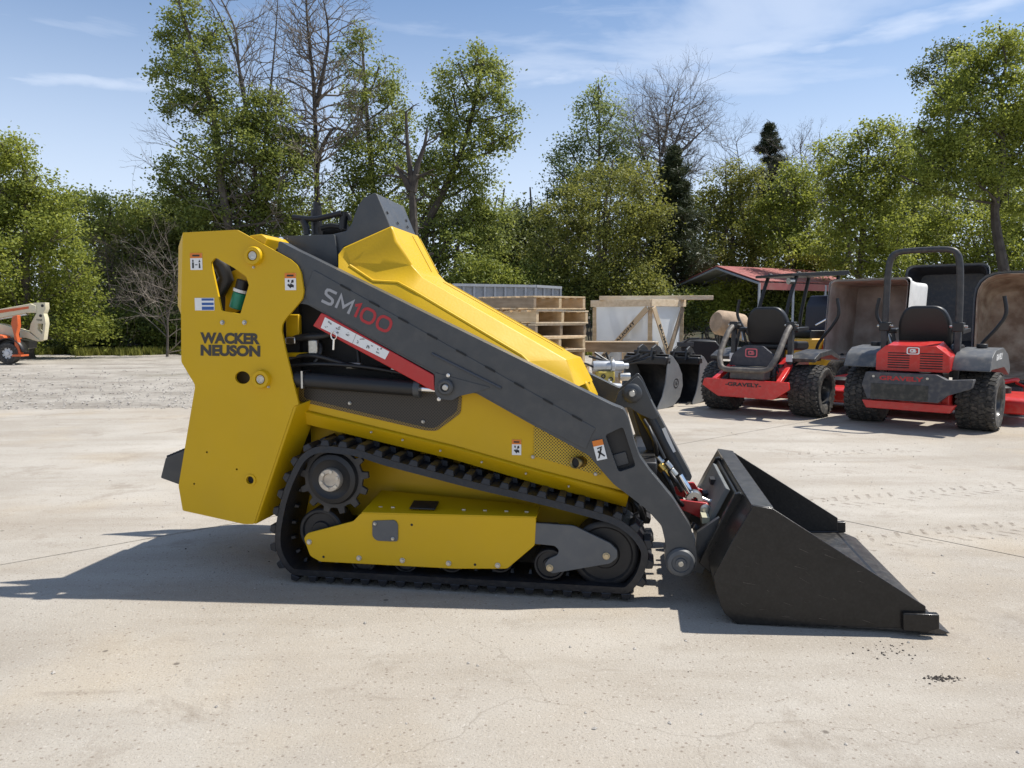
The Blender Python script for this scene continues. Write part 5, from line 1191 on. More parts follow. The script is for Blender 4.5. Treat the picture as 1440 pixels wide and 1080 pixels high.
ob(Vector((B.x,B.y,.12))+d*.02, Vector((B.x,B.y,.12))+bk*.8+d*.02, .03, .1, 'bottom_board')
for i in range(6): s = A.lerp(B, i/5.5); ob(Vector((s.x,s.y,.19)), Vector((s.x,s.y,.19))+bk*.75, .12, .02, 'floor_board', WD1)
# auger drives lying by the crate
def auger(u, v, D, label, sc=1, yaw=.2):
    p = at(u, v, D); r = empty('auger_drive', p, yaw, label, 'auger drive')
    m = MB(); m.lathe([(0,-.02),(.05,-.02),(.055,.0),(.055,.16),(.075,.17),(.075,.20),(.055,.21),(.05,.30),(.03,.31),(.03,.36),(0,.36)], 24, Matrix.Rotation(rad(90),4,'Y') @ Matrix.Scale(sc,4)); m.build('motor', mat('silver_motor_paint', (.48,.50,.52), .35, metal=.4, var=.2, vscale=20, dust=.2), r, smooth=True)
    m = MB(); m.box((.02*sc,-.07*sc,-.17*sc),(.20*sc,.06*sc,-.05*sc)); g_ = m.build('gearbox', mat('dirty_yellow_paint', (.50,.37,.05), .45, var=.3, vscale=15, dust=.3), r, bevel=.015)
    m = MB(); m.lathe([(0,0),(.045,0),(.047,.01),(.047,.12),(0,.12)], 20, Matrix.Translation((.26*sc,-.02,-.11*sc)) @ Matrix.Rotation(rad(90),4,'Y')); m.build('port_housing', STL, r, smooth=True)
    for x, z in ((.075,-.10),(.155,-.13)):
        m = MB(); m.lathe([(.013,0),(.024,0),(.026,.008),(.013,.008)], 20, Matrix.Translation((x*sc,-.071*sc,z*sc)) @ axY); m.build('port_ring', BLK, g_, smooth=True)
    m = MB(); m.tube([(.17*sc,-.05,-.2*sc),(.17*sc,-.05,.10*sc)], .012, 8); m.build('stud', ZNC, r, smooth=True)
    m = MB(); m.tube(catmull([Vector(q) for q in ((0,-.02,-.02),(-.12,0,.03),(-.2,.05,-.06),(-.1,.02,-.2))], .03, False), .012, 8); m.build('hose', BLK, r, smooth=True)
    return r
auger(836, 515, 8.7, 'silver and yellow auger drive lying uppermost behind the hood nose', 1.1, .15)
auger(832, 546, 8.55, 'yellow and silver auger drive lying lowest behind the hood nose', 1.1, .0)
m = MB(); c = at(850,560,8.7); m.box((c.x-.35,8.55,0),(c.x+.25,9.1,c.z-.07)); st_ = m.build('timber_stand', WD2, None, bevel=.01); tag(st_, 'dark weathered timber block carrying the auger drives', 'block')
hs = MB()
for k in range(5):
    a = at(828+k*8, 501-(k%2)*5, 9.0); b = at(900+k*4, 498+(k%3)*4, 9.0); mid = at(866, 509+k*2, 8.95)
    hs.tube(catmull([a, mid+Vector((0,.02*k,.0)), b], .05, False), .014, 7)
tag(hs.build('hose_bundle', BLK, None, smooth=True), 'bundle of black hydraulic hoses lying in the open crate', 'hoses')

# excavator buckets
def dig_bucket(u, v, D, yaw, label, sc, num, wd=.42):
    p = gnd(u, v); D = p.y; r = empty('digging_bucket', (p.x, p.y, 0), yaw, label, 'excavator bucket', 'grey digging buckets')
    # local x = across the side plate (right = rounded back), z up, y = width going away
    prof = [(-.30,.0),(-.12,.0),(.06,.02),(.20,.11),(.26,.24),(.24,.38),(.15,.50),(.02,.60),(-.06,.62)]
    mouth = [(-.10,.52),(-.11,.42),(-.14,.28),(-.20,.14),(-.30,.02)]
    P2 = [(x*sc, z*sc) for x, z in prof+mouth]
    SG = mat('steel_grey_paint', (.17,.18,.19), .45, var=.15, vscale=6, dust=.15)
    for y in (0, wd):
        m = MB(); m.plate(P2, y, y+.014); sp = m.build('side_plate', SG, r, bevel=.003)
        if y == 0 and num:
            m = MB(); m.lathe([(.052,0),(.060,0),(.060,.003),(.052,.003)], 28, Matrix.Translation((.10*sc,-.0005,.28*sc)) @ axY); m.build('number_ring', INK, sp)
            lettering(sp, num, (.10*sc-.03,-.0015,.28*sc-.028), (.06,0,0), (0,0,.056), INK, .03)
    m = MB(); q = [(x*sc, z*sc) for x, z in prof]; qi = offset_in(q, .012*1)
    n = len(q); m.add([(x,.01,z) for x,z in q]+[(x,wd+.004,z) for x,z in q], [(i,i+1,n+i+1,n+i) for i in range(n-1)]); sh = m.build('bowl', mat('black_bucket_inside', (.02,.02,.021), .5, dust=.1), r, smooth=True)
    s_ = sh.modifiers.new('solid','SOLIDIFY'); s_.thickness = .014; s_.offset = 0
    m = MB(); m.box((-.14*sc,.0,.50*sc),(-.02*sc,wd,.60*sc)); m.build('top_beam', BLK, r, bevel=.02)
    for y in (wd*.3, wd*.62):
        m = MB(); m.plate([(x*sc-.02,z*sc) for x,z in ((-.16,.56),(.10,.56),(.13,.62),(.05,.70),(-.04,.74),(-.13,.70))], y, y+.025); m.build('hitch_ear', mat('hitch_black', (.03,.033,.036), .45, dust=.1), r, bevel=.004)
    for x, z in ((-.10,.65),(.05,.63)): m = MB(); m.cyl((x*sc-.02,wd*.25,z*sc),(x*sc-.02,wd*.75,z*sc), .022, 14); m.build('hitch_pin', BLK, r)
    for k in range(4):
        y = .02+k*(wd-.08)/3; m = MB(); m.add([(-.30*sc,y,.03),(-.30*sc,y+.05,.03),(-.40*sc,y+.04,.0),(-.40*sc,y+.01,.0),(-.28*sc,y,.0),(-.28*sc,y+.05,.0)], [(0,1,2,3),(0,3,4),(1,5,2),(3,2,5,4)]); m.build('tooth', STL, r)
    return r
dig_bucket(944, 573, 9, rad(48), 'large grey digging bucket numbered 16 with round black number mark', 1.06, '16', .62)
dig_bucket(988, 566, 9.4, rad(52), 'smaller grey digging bucket beside the red mower, its black inside in shade', 1.0, None, .55)
# cement mixer drum and dark attachment behind
D = 13.5; p = at(1026,456,D); mxr = empty('cement_mixer', (p.x, p.y, 0), .4, 'tan crusted barrel drum on a stand, standing behind the left red mower', 'cement mixer')
TAN = mat('cement_crusted_tan', (.46,.33,.22), .8, var=.35, vscale=9, bump=.5)
m = MB(); m.lathe([(0,-.30),(.17,-.30),(.215,-.24),(.225,.0),(.215,.24),(.17,.30),(0,.30)], 28, Matrix.Translation((0,0,p.z)) @ Matrix.Rotation(rad(-82),4,'Y')); m.build('drum', TAN, mxr, smooth=True)
for s in (-.3,.3): m = MB(); m.tube([(0,s,p.z),(s*.4-.1,s,0)], .025, 8); m.build('leg', BLK, mxr)
m = MB(); m.tube([(0,-.3,p.z),(0,.3,p.z)], .03, 8); m.build('yoke', BLK, mxr)
p = at(985,483,11.2); da = empty('steel_attachment', (p.x, p.y, 0), -.1, 'low black steel attachment standing behind the second digging bucket', 'attachment')
m = MB(); m.plate([(-.28,.0),(.3,.0),(.34,p.z-.1),(.22,p.z+.04),(-.12,p.z+.05),(-.26,p.z-.02),(-.3,p.z-.12)], 0, .6); m.build('housing', BLK, da, bevel=.02)
m = MB(); m.box((-.34,-.03,p.z-.05),(-.10,.0,p.z+.02)); m.build('mount_plate', GRY, da, bevel=.006); m = MB(); m.tube([(-.24,-.03,p.z+.01),(-.16,-.03,p.z+.07),(-.02,-.03,p.z+.075)], .014, 8); m.build('handle', BLK, da)
# tipped hoppers of concrete buggies
HW = mat('dusty_white_plastic', (.74,.73,.69), .55, var=.12, dust=.15); HIN = mat('concrete_crusted_inside', (.27,.215,.17), .9, col2=(.46,.39,.32), vscale=4, bump=.8, bscale=14)
HD = mat('dark_blue_grey_plastic', (.022,.024,.034), .4, dust=.2); HG = mat('grey_dusty_plastic', (.26,.28,.30), .6, dust=.4); HB = mat('brown_crusted_inside', (.22,.15,.10), .95, col2=(.42,.34,.25), vscale=7, bump=1, bscale=18)
def hopper(u0, u1, v0, v1, D, yaw, label, outer, inner, depth=.55, taper=.72, rnd_=.09, lean=.12):
    a, b = at(u0, v0, D), at(u1, v1, D); w = (b.x-a.x)/math.cos(yaw)*.97; h = a.z-b.z; c = Vector(((a.x+b.x)/2, D, 0)); r = empty('concrete_buggy', c, yaw, label, 'concrete buggy', 'tipped concrete buggies behind the mowers')
    z0, z1 = b.z, a.z; top = roundpoly([(-w/2,z0),(w/2,z0),(w/2,z1),(-w/2,z1)], rnd_, 5); n = len(top); zc = (z0+z1)/2
    def ring(s, y, dz=0): return [(x*s, y+lean*(z-zc), zc+(z-zc)*s+dz) for x, z in top]
    m = MB(); R_ = [ring(1.035, -.01), ring(1.035, .045), ring(1.0, .05), ring(.93, depth*.55), ring(taper, depth), ring(taper*.6, depth+.03)]
    V = [p for q in R_ for p in q]; F = [(k*n+i, k*n+(i+1)%n, (k+1)*n+(i+1)%n, (k+1)*n+i) for k in range(len(R_)-1) for i in range(n)]+[tuple((len(R_)-1)*n+i for i in range(n))]
    m.add(V, F); m.build('hopper', outer, r, smooth=True)
    m = MB(); R_ = [ring(.985, -.0125), ring(.975, -.0135), ring(.955, .02), ring(.89, depth*.55), ring(taper-.05, depth-.03), ring(taper*.5, depth-.02)]
    V = [p for q in R_ for p in q]; m.add(V, F); m.build('hopper_lining', inner, r, smooth=True)
    m = MB(); m.box((-.32,depth*.6,.22),(.32,depth+.9,.34)); m.build('chassis', BLK, r, bevel=.02)
    m = MB(); m.box((-.28,depth+.2,.34),(.28,depth+.8,.7)); m.build('engine_box', BLK, r, bevel=.03)
    for s in (-.36,.36):
        m = MB(); m.tube([(s,.15,z0+.05),(s*.9,depth*.8,.3)], .025, 8); m.build('frame_tube', BLK, r)
        m = MB(); m.lathe([(.09,-.07),(.20,-.08),(.22,-.05),(.22,.05),(.20,.08),(.09,.07)], 24, Matrix.Translation((s*1.25,depth*.75,.22)) @ Matrix.Rotation(rad(90),4,'Y')); m.build('wheel', TYR, r, smooth=True)
    return r
hopper(1181,1252,393,506,10.0,rad(-48),'whitish concrete buggy hopper crusted grey-brown inside, between the two mowers', HW, HIN, .72, .92, .07)
hopper(1290,1366,373,490,11.2,rad(-38),'dark plastic buggy hopper tipped upright behind the black mower seat', HG, HD, .62, .88, .12, .05)
hopper(1392,1500,382,535,9.0,rad(-30),'brown crusted buggy hopper with rounded rim at the right frame edge', HG, HB, .6, .72, .30)
m = MB(); # rounded tail machine behind, small grey box
p = at(1279,427,13); tag((m.box((p.x-.12,p.y,0),(p.x+.12,p.y+.3,p.z+.08)), m.build('grey_cabinet', GC, None, bevel=.02))[1], 'small grey cabinet seen between the whitish and the dark hopper', 'cabinet')

# ------------------------------------------------------------------ mowers
def tyre(parent, x, y, z, r, w, sgn_, name='rear_wheel', rim=True, blocks=34):
    """wheel standing at x,y,z; sgn_ = outward side along local y"""
    M = Matrix.Translation((x, y, z)) @ (axY if sgn_ < 0 else Matrix.Rotation(math.pi, 4, 'Z') @ axY); h = w/2
    m = MB(); m.lathe([(r*.52,-h*.9),(r*.60,-h),(r*.86,-h*1.02),(r*.965,-h*.86),(r*.975,0),(r*.965,h*.86),(r*.86,h*1.02),(r*.60,h),(r*.52,h*.9),(r*.50,h*.5)], 40, M); wh = m.build(name, TYR, parent, smooth=True)
    m = MB()
    if blocks:
        rows = 5
        for j in range(rows):
            zc_ = (-h*.8)+(h*1.6)*j/(rows-1); off = .5*(j%2)
            for k in range(blocks):
                t = 2*math.pi*(k+off)/blocks; R_ = Matrix.Rotation(t, 4, 'Z'); rr_ = r*(.972 if 0 < j < rows-1 else .958); B_ = M @ R_ @ Matrix.Translation((rr_, 0, zc_)) @ Matrix.Rotation(.35*(1 if j%2 else -1), 4, 'X')
                a_, b_ = math.pi*r/blocks*.72, h*.17; m.box((0,-a_,-b_),(r*.035,a_,b_), B_)
        o = m.build('tread', TYR, wh); o['kind'] = 'stuff'
    if rim:
        m = MB(); m.lathe([(r*.53,h*.92),(r*.50,h*.80),(r*.47,h*.35),(r*.30,h*.10),(r*.16,h*.15),(r*.14,h*.35),(0,h*.35)], 32, M); m.build('rim', mat('black_rim', (.03,.03,.032), .3, coat=.4, dust=.2), wh, smooth=True)
    return wh
def gmark(parent, o, u, v, back=None, fore=WHT):
    o, u, v = Vector(o), Vector(u), Vector(v); n_ = u.cross(v).normalized()
    m = MB(); out = rrect(0,0,1,1,.2); inn = rrect(.1,.12,.9,.88,.14); k = len(out)
    m.add([o+u*a+v*b for a, b in out]+[o+u*a+v*b for a, b in inn], [(i,(i+1)%k,k+(i+1)%k,k+i) for i in range(k)]); f = m.build('emblem_frame', fore, parent)
    for pl in ([(.68,.66),(.3,.66)],[(.3,.69),(.3,.31)],[(.27,.34),(.72,.34)],[(.69,.34),(.69,.53)],[(.72,.5),(.5,.5)]):
        (a, b), (c, d_) = pl; m = MB(); A_, B_ = o+u*a+v*b, o+u*c+v*d_; dd = (B_-A_).normalized(); s = n_.cross(dd)*u.length*.055; m.add([A_-s, B_-s, B_+s, A_+s], [(0,1,2,3)]); m.build('emblem_stroke', fore, f)
def mower(axle_mid, yaw, label, rops_up, seed, group='red zero turn mowers'):
    r = empty('zero_turn_mower', (axle_mid.x, axle_mid.y, 0), yaw, label, 'mower', group)
    r.scale = (1, 1.12, 1)
    R, Wd, T_ = .292, .30, .475
    for s in (-1, 1): tyre(r, 0, s*T_, R, R, Wd, s)
    m = MB()
    for s in (-1, 1): m.box((-.38, s*.27-.03, .24), (1.35, s*.27+.03, .36))
    m.box((-.05,-.33,.24),(.06,.33,.34)); m.build('main_frame', MRED, r, bevel=.006)
    # front casters
    for s in (-1, 1):
        m = MB(); m.tube([(1.3,s*.27,.34),(1.62,s*.50,.40),(1.66,s*.52,.40)], .028, 8); m.tube([(1.66,s*.52,.42),(1.66,s*.52,.36),(1.60,s*.60,.33),(1.60,s*.60,.16)], .018, 8); m.build('caster_fork', MRED, r, smooth=True)
        tyre(r, 1.60, s*.52, .165, .165, .14, s, 'front_caster', blocks=0)
    # deck
    m = MB(); m.plate(roundpoly([(.52,.12),(1.42,.12),(1.42,.26),(1.30,.30),(.62,.30),(.52,.26)], .03), -.76, .72); dk = m.build('mower_deck', MRED, r, bevel=.012)
    for y in (-.45, 0, .42): m = MB(); m.lathe([(0,0),(.12,0),(.12,.06),(.06,.09),(0,.09)], 18, Matrix.Translation((.98,y,.30))); m.build('spindle_cover', BLK, dk, smooth=True)
    m = MB(); m.add([(.70,-.74,.34),(1.30,-.74,.34),(1.26,-.96,.60),(.78,-.96,.60),(.70,-.76,.335),(1.30,-.76,.335),(1.26,-.98,.595),(.78,-.98,.595)], [(0,1,2,3),(7,6,5,4),(0,4,5,1),(1,5,6,2),(2,6,7,3),(3,7,4,0)]); m.build('discharge_chute', mat('dusty_tan_rubber', (.34,.29,.22), .8, var=.3), dk)
    # fuel pods / fenders
    FG = mat('fender_grey', (.085,.09,.095), .45, var=.15, dust=.25)
    for s in (-1, 1):
        y0, y1 = s*.31, s*.60
        if not rops_up:
            y1 = s*.56; m = MB(); m.plate(roundpoly([(-.20,.66),(-.05,.72),(.32,.75),(.60,.66),(.58,.62),(.30,.69),(-.02,.67),(-.18,.62)], .01), min(y0,y1), max(y0,y1)); fd = m.build('fender', mat('black_fender', (.035,.036,.038), .4, dust=.3), r, bevel=.015)
            m = MB(); m.plate(roundpoly([(-.30,.40),(.45,.40),(.45,.60),(.25,.68),(-.10,.66),(-.30,.52)], .02), s*.24-.05, s*.24+.05); m.build('hip_panel', MRED, r, bevel=.012)
            m = MB(); m.tube([(-.30,s*.30,.40),(-.12,s*.34,.60),(.2,s*.33,.66)], .014, 8); m.tube([(-.36,s*.18,.45),(-.2,s*.28,.52),(.0,s*.30,.40)], .011, 8); m.build('hydraulic_hose', BLK, r, smooth=True)
            m = MB(); m.lathe([(0,0),(.045,0),(.045,.09),(0,.09)], 16, Matrix.Translation((-.22,s*.22,.50))); m.build('filter', ZNC if s > 0 else BLK, r, smooth=True)
            continue
        m = MB(); m.plate(roundpoly([(-.40,.60),(-.30,.74),(-.16,.80),(.22,.82),(.48,.74),(.62,.60),(.58,.52),(.30,.62),(-.30,.62)], .03), min(y0,y1), max(y0,y1)); fd = m.build('fender', FG, r, bevel=.03, seg=3)
        m = MB(); m.cyl((.1,s*.45,.815),(.1,s*.45,.855), .045, 16); m.build('fuel_cap', BLK, fd, bevel=.006)
        if s == -1 and rops_up: lettering(fd, 'GRAVELY', (-.13, y1-.0015, .70), (.30,0,.01), (0,0,.062), WHT, .04)
        m = MB(); m.plate(roundpoly([(-.1,.3),(.5,.3),(.5,.62),(-.1,.62)], .03), s*.30-.02, s*.30+.02); m.build('side_pod', BLK, r, bevel=.01)
    # engine
    m = MB(); m.box((-.34,-.22,.36),(.02,.22,.58)); en = m.build('engine', BLK, r, bevel=.03)
    m = MB(); m.tube([(-.30,.12,.45),(-.42,.15,.38),(-.42,-.1,.36)], .028, 10); m.build('exhaust', STL, r, smooth=True)
    if rops_up:
        # red louvred guard
        gx = -.47
        m = MB(); m.plate(roundpoly([(-.31,.585),(.29,.585),(.29,.76),(.21,.84),(-.20,.84),(-.31,.74)], .01, 2), gx, gx+.02)
        m.v = [(y_, x_, z_) for x_, y_, z_ in m.v]; 
        gd = m.build('engine_guard', MRED, r, bevel=.004)
        m = MB(); m.add([(gx+.02,-.20,.84),(gx+.02,.20,.84),(-.20,.20,.88),(-.20,-.20,.88),(gx+.02,-.31,.74),(-.20,-.31,.74),(gx+.02,.29,.76),(-.20,.29,.76)], [(0,1,2,3),(4,0,3,5),(1,6,7,2)]); m.build('guard_top', MRED, gd)
        m = MB(); m.add([(gx+.02,-.31,.60),(gx+.02,-.31,.74),(-.20,-.31,.74),(-.20,-.31,.60)], [(0,1,2,3)]); m.build('guard_side', MRED, gd)
        for col_ in (-.165, .10):
            for k in range(7):
                m = MB(); z = .615+k*.024
                if k == 6 and False: continue
                m.box((gx-.0015, col_-.09, z), (gx+.0005, col_+.09, z+.011)); m.build('louvre', VOID, gd)
        gmark(gd, (gx-.004, .035, .755), (0,-.105,0), (0,0,.07))
        DB = mat('dark_bumper_paint', (.045,.048,.058), .5, dust=.25)
        m = MB(); m.plate(roundpoly([(-.32,.30),(.26,.30),(.32,.37),(.50,.45),(.52,.54),(.32,.52),(.24,.57),(-.34,.57),(-.37,.44)], .012), -.60, -.50)
        m.v = [(y_, -x_, z_) for x_, y_, z_ in m.v]; bp_ = m.build('rear_bumper', DB, r, bevel=.01)
        m = MB(); m.box((-.604,-.18,.31),(-.60,.29,.46)); m.build('bumper_panel', mat('bumper_panel_black', (.03,.03,.026), .6, dust=.2), bp_, bevel=.003)
        lettering(bp_, 'GRAVELY', (-.6025,.22,.495), (0,-.36,0), (0,0,.045), RLT, .04)
        for y in (.27,-.17): m = MB(); m.cyl((-.60,y,.53),(-.608,y,.53), .012, 10); m.build('bolt', ZNC, bp_)
        m = MB(); m.plate([(-.34,.20),(.34,.20),(.38,.28),(-.38,.28)], -.55,-.45); m.v = [(y_, x_, z_) for x_, y_, z_ in m.v]; m.build('lower_bumper', MRED, r, bevel=.006)
    else:
        m = MB(); m.plate(roundpoly([(-.46,.34),(-.45,.42),(.44,.42),(.46,.34),(.28,.22),(-.30,.22)], .01), -.60,-.56); m.v = [(y_, x_, z_) for x_, y_, z_ in m.v]; bp_ = m.build('rear_bumper', MRED, r, bevel=.006)
        lettering(bp_, '-GRAVELY-', (-.6025,.20,.345), (0,-.38,0), (0,0,.045), INK, .04)
        for s in (-1,1): m = MB(); m.bar((-.56,s*.34,.40),(-.10,s*.30,.60), .05, .05); m.build('bumper_strut', MRED, r, bevel=.005)
        m = MB(); m.box((-.50,-.17,.42),(-.30,.20,.56)); m.build('muffler_shield', mat('shield_grey', (.12,.11,.10), .6, dust=.3), r, bevel=.01)
        m = MB(); m.plate(roundpoly([(-.26,.57),(.24,.57),(.20,.70),(.08,.80),(-.12,.80),(-.24,.70)], .02), -.44,-.40); m.v = [(y_, x_, z_) for x_, y_, z_ in m.v]; lg = m.build('engine_shroud', mat('navy_black_shroud', (.018,.02,.035), .4, dust=.1), r, bevel=.012)
        gmark(lg, (-.444,.06,.67), (0,-.13,0), (0,0,.10), fore=mat('pink_red_print', (.60,.12,.14), .5))
    # seat
    m = MB(); m.plate(roundpoly([(.02,.74),(.56,.72),(.62,.76),(.60,.83),(.10,.84),(.02,.82)], .03), -.23,.23); m.build('seat', BLK, r, bevel=.04, seg=3)
    m = MB(); pr_ = roundpoly([(-.22,.80),(.22,.80),(.225,1.08),(.15,1.24),(-.15,1.24),(-.225,1.08)], .08, 4); m.plate(pr_, .0, .11); m.v = [(y_+.0-(z_-.8)*.22, x_, z_) for x_, y_, z_ in m.v]; m.build('backrest', BLK, r, bevel=.03, seg=3)
    for s in (-1,1):
        m = MB(); m.plate(roundpoly([(.0,.95),(.34,.97),(.34,1.01),(.0,1.0)], .02), s*.28-.035, s*.28+.035); m.build('armrest', BLK, r, bevel=.015)
        m = MB(); m.tube([(.02,s*.28,.96),(.02,s*.25,.82)], .015, 8); m.build('armrest_bracket', BLK, r)
    RB = mat('rollbar_black', (.028,.028,.03), .42, dust=.3 if not rops_up else .12) if rops_up else mat('dusty_rollbar', (.10,.085,.072), .55, dust=.5)
    h = .305
    for s in (-1,1):
        m = MB(); m.bar((-.16,s*h,.42),(-.16,s*h,1.02), .05, .06, (1,0,0)); lp_ = m.build('rollbar_post', mat('rollbar_black', (.028,.028,.03), .42), r, bevel=.006)
        m = MB(); m.box((-.20,s*h-.045,.98),(-.11,s*h+.045,1.07)); m.build('hinge', BLK, lp_, bevel=.008); m = MB(); m.tube([(-.155,s*h-.07,1.03),(-.155,s*h+.07,1.03)], .012, 8); m.build('hinge_pin', ZNC, lp_)
    if rops_up: P_ = [(-.16,-h,1.03),(-.16,-h*.99,1.35),(-.17,-h*.96,1.62),(-.17,-h*.88,1.74),(-.17,-h*.66,1.79),(-.17,0,1.80),(-.17,h*.66,1.79),(-.17,h*.88,1.74),(-.17,h*.96,1.62),(-.16,h*.99,1.35),(-.16,h,1.03)]
    else: P_ = [(-.16,-h,1.03),(-.30,-h*1.02,.95),(-.50,-h*1.0,.72),(-.56,-h*.92,.62),(-.60,-h*.72,.54),(-.61,0,.53),(-.60,h*.72,.54),(-.56,h*.92,.62),(-.50,h*1.0,.72),(-.30,h*1.02,.95),(-.16,h,1.03)]
    m = MB(); m.tube(catmull([Vector(q) for q in P_], .04, False), .030, 12); m.build('rollbar', RB, r, smooth=True)
    for s in (-1,1):
        m = MB(); m.tube(catmull([Vector(q) for q in ((.52,s*.34,.62),(.50,s*.36,.80),(.50,s*.50,1.02),(.50,s*.56,1.16),(.50,s*.54,1.34))], .04, False), .017, 10); m.build('lap_bar', BLK, r, smooth=True)
        m = MB(); m.box((.46,s*.34-.04,.60),(.56,s*.34+.04,.72)); m.build('lap_bar_bracket', BLK, r, bevel=.01)
    m = MB()
    for k in range(5): m.tube(catmull([Vector(q) for q in ((-.10,-.2+.08*k,.60),(-.24,-.18+.1*k,.66+.02*(k%2)),(-.30,-.24+.1*k,.50))], .05, False), .008, 6)
    m.build('cable', BLK, r, smooth=True)
    m = MB(); m.tube([(.08,.31,.84),(.16,.36,.97)], .008, 6); m.build('lever', STL, r); m = MB(); m.lathe([(0,0),(.035,0),(.04,.02),(.035,.04),(0,.04)], 14, Matrix.Translation((.16,.36,.96))); m.build('lever_knob', BLK, r, smooth=True)
    for s in (-1,1): m = MB(); m.box((-.20,s*h-.032,.62),(-.189,s*h+.032,.70)); m.build('rollbar_label', WHT, r)
    m = MB(); m.box((.55,-.28,.34),(1.25,.28,.38)); m.build('foot_deck', BLK, r, bevel=.01)
    return r
YM = math.atan2(.743, .669)
a, b = gnd(1378,606), gnd(1206,592)
mid2 = Vector((4.28,7.98,0))
mower(mid2, YM, 'red and dark grey zero turn mower with its roll bar raised, on the right', True, 1)
mid1 = Vector((3.0,9.02,0))
mower(mid1, YM, 'red zero turn mower with its roll bar folded down behind the seat', False, 2)
# part of a further mower at the frame edge is hidden; the canopy machine behind
D = 11.8; p = gnd(1135, 555); p.y = D; p.x = (1122-720)/FPX*D
cm = empty('canopy_machine', (p.x, p.y, 0), rad(20), 'small yellow ride-on machine with black canopy and seat behind the left red mower', 'ride-on machine')
zt = at(1120,386,D).z
for (x, y) in ((-.55,-.32),(-.55,.32),(.28,-.32),(.28,.32)):
    pts_ = [(x,y,.5),(x*.9,y,1.2),(x*.62,y,zt-.05),(x*.5,y,zt-.01)] if x < 0 else [(x,y,.5),(x+.02,y,1.1),(x+.16,y,zt-.03)]
    m = MB(); m.tube(catmull([Vector(q) for q in pts_], .08, False), .028, 8); m.build('canopy_post', BLK, cm, smooth=True)
m = MB(); m.plate(roundpoly([(-.50,zt-.01),(.52,zt+.05),(.56,zt+.02),(.5,zt-.02),(-.50,zt-.05)], .01), -.42,.42); m.build('canopy', BLK, cm, bevel=.01)
m = MB(); m.tube([(-.5,-.34,zt-.12),(-.42,-.34,zt-.12)], .05, 12); m.build('lamp', STL, cm)
AMB = mat('machine_amber_yellow', (.62,.34,.02), .45, dust=.15)
m = MB(); m.plate(roundpoly([(-.5,.35),(.6,.35),(.6,.72),(.35,.80),(-.5,.80)], .05), -.36,.36); m.build('body', AMB, cm, bevel=.02)
m = MB(); m.plate(roundpoly([(.0,.80),(.38,.80),(.40,.92),(.0,.92)], .03), -.25,.25); m.build('seat', BLK, cm, bevel=.03); m = MB(); m.plate(roundpoly([(.30,.9),(.42,.9),(.50,1.42),(.40,1.46),(.32,1.3)], .03), -.22,.22); m.build('backrest', mat('navy_vinyl', (.02,.025,.05), .4), cm, bevel=.03)
m = MB(); m.plate([(-.62,.3),(-.5,.3),(-.44,1.05),(-.56,1.05)], -.26,.26); m.build('console', BLK, cm, bevel=.02)
m = MB(); m.tube([(.05,-.30,1.0),(.42,-.34,1.18)], .012, 6); m.build('lever', CHR, cm)
m = MB(); m.plate(roundpoly([(.1,.60),(.30,.60),(.34,.9),(.46,1.02),(.36,1.05),(.2,.85)], .02), -.40,-.37); m.build('red_latch', RED, cm, bevel=.004)
for x in (-.42,.45):
    for s in (-1,1): tyre(cm, x, s*.38, .26, .26, .2, s, 'wheel', blocks=0)

# ------------------------------------------------------------------ tow-behind boom lift at the left edge
D = 18.6; k = D/FPX
def bl(u, v, y=0): p = at(u, v, D); return Vector((p.x, D+y, p.z))
bo = empty('boom_lift', (bl(20,500).x, D, 0), 0, 'cream and orange tow-behind boom lift folded on its trailer at the left edge', 'boom lift')
CRM = mat('cream_paint', (.66,.60,.42), .45, var=.1, dust=.12); ORP = mat('orange_paint', (.62,.12,.03), .45, var=.1, dust=.12)
def bpl(px, y0, y1, nm, mt, bev=.01, par=None, holes=()):
    q = [at(u, v, D) for u, v in px]; hh = [[(at(u,v,D).x, at(u,v,D).z) for u, v in h_] for h_ in holes]; m = MB(); m.plate([(p.x, p.z) for p in q], D+y0, D+y1, hh); inv = ROOT[bo.name]; m.v = [tuple(inv @ Vector(x)) for x in m.v]; return m.build(nm, mt, par or bo, bevel=bev)
bpl([(-90,452),(46,427),(54,430),(54,440),(40,440),(-90,466)], -.10, .12, 'upper_boom', CRM); bpl([(-90,448.5),(44,431),(44,434),(-90,455)], -.115,-.101, 'boom_stripe', ORP, .002)
bpl([(-90,466),(38,440),(40,443),(4,449),(-90,468)], -.05,.05, 'boom_rail', STL, .004)
ye = bpl([(50,426),(66.5,425.5),(67,434),(64,441),(66,447),(67,455),(64,478),(60,479),(44,465),(46,455),(54,440),(50,434)], -.08, .08, 'boom_head', CRM, .006, holes=[[(56,455),(63,455),(62,470),(55,463)]])
inv = ROOT[bo.name]
for u, v in ((62.5,430),(60,444)): p = inv @ bl(u, v); m = MB(); m.cyl((p.x,-.086,p.z),(p.x,-.08,p.z), .035, 16); m.build('pin', INK, ye)
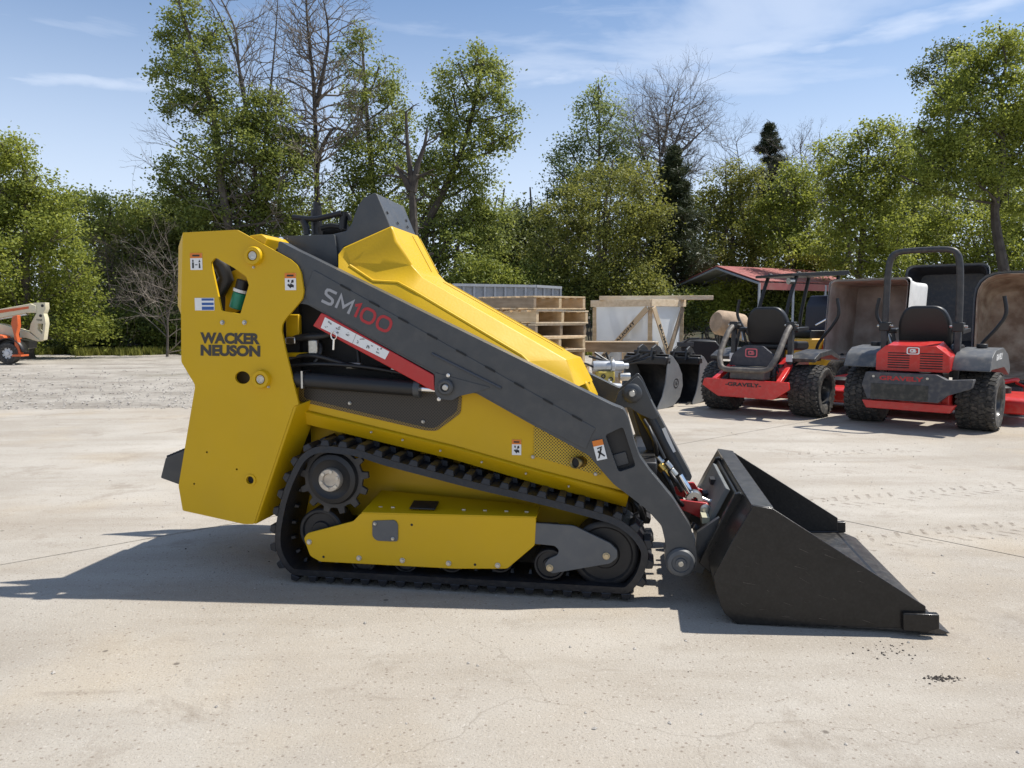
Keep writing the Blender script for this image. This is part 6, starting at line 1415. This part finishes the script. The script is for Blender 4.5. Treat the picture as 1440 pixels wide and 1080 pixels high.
a_ = inv @ bl(54,451.5); vs, fs = text_geo('T350', .03); m = MB(); m.add([(a_.x+.14*x, -.0815, a_.z+.05*z) for x, z in vs], fs); m.build('lettering', INK, ye)
bpl([(-90,452),(4,455),(44,467),(60,479),(56,480),(40,475),(-90,474)], -.10,.10, 'lower_boom', CRM); bpl([(-90,456),(0,458),(28,463),(30,468),(-90,468)], .11,.22, 'boom_link', CRM)
bpl([(-90,468),(10,470),(18,472),(20,477),(-90,478)], -.35,.30, 'turntable', ORP); bpl([(-90,477),(14,476),(38,480),(38,490),(14,493),(-90,493)], -.30,.40, 'chassis', BLK)
bpl([(33,445),(40,443),(41,458),(38,470),(45,497),(37,498.5),(35,470),(31,455)], -.42,-.30, 'outrigger', ORP); bpl([(36,497.5),(48,497.5),(48,500),(35,500)], -.5,-.2, 'foot_pad', ORP, .004); bpl([(31,452),(35,452),(36,476),(31,476)], -.30,-.2, 'riser', BLK)
p = inv @ bl(26.5, 493); rw = p.z if p.z < .33 else .30
m = MB(); pts_ = [(p.x+.36*math.cos(t), -.44, .28+.34*math.sin(t)) for t in np.linspace(0,math.pi,14)]
V = [(x,y,z) for x,y,z in pts_]+[(x,y+.25,z) for x,y,z in pts_]; n = len(pts_); m.add(V, [(i,i+1,n+i+1,n+i) for i in range(n-1)]); f_ = m.build('mudguard', BLK, bo, smooth=True); so = f_.modifiers.new('solid','SOLIDIFY'); so.thickness = .02
wh = tyre(bo, p.x, -.36, .26, .26, .18, -1, 'wheel', rim=False, blocks=0)
m = MB(); m.lathe([(.16,.085),(.15,.07),(.12,.05),(.06,.06),(.05,.09),(0,.09)], 24, Matrix.Translation((p.x,-.36,.26)) @ axY); rm = m.build('rim', mat('white_rim', (.6,.6,.6), .4), wh, smooth=True)
for k_ in range(8): t = k_*math.pi/4; m = MB(); c = Vector((p.x+.115*math.cos(t), -.422, .26+.115*math.sin(t))); m.cyl(c, c+Vector((0,-.004,0)), .016, 8); m.build('rim_slot', VOID, rm)
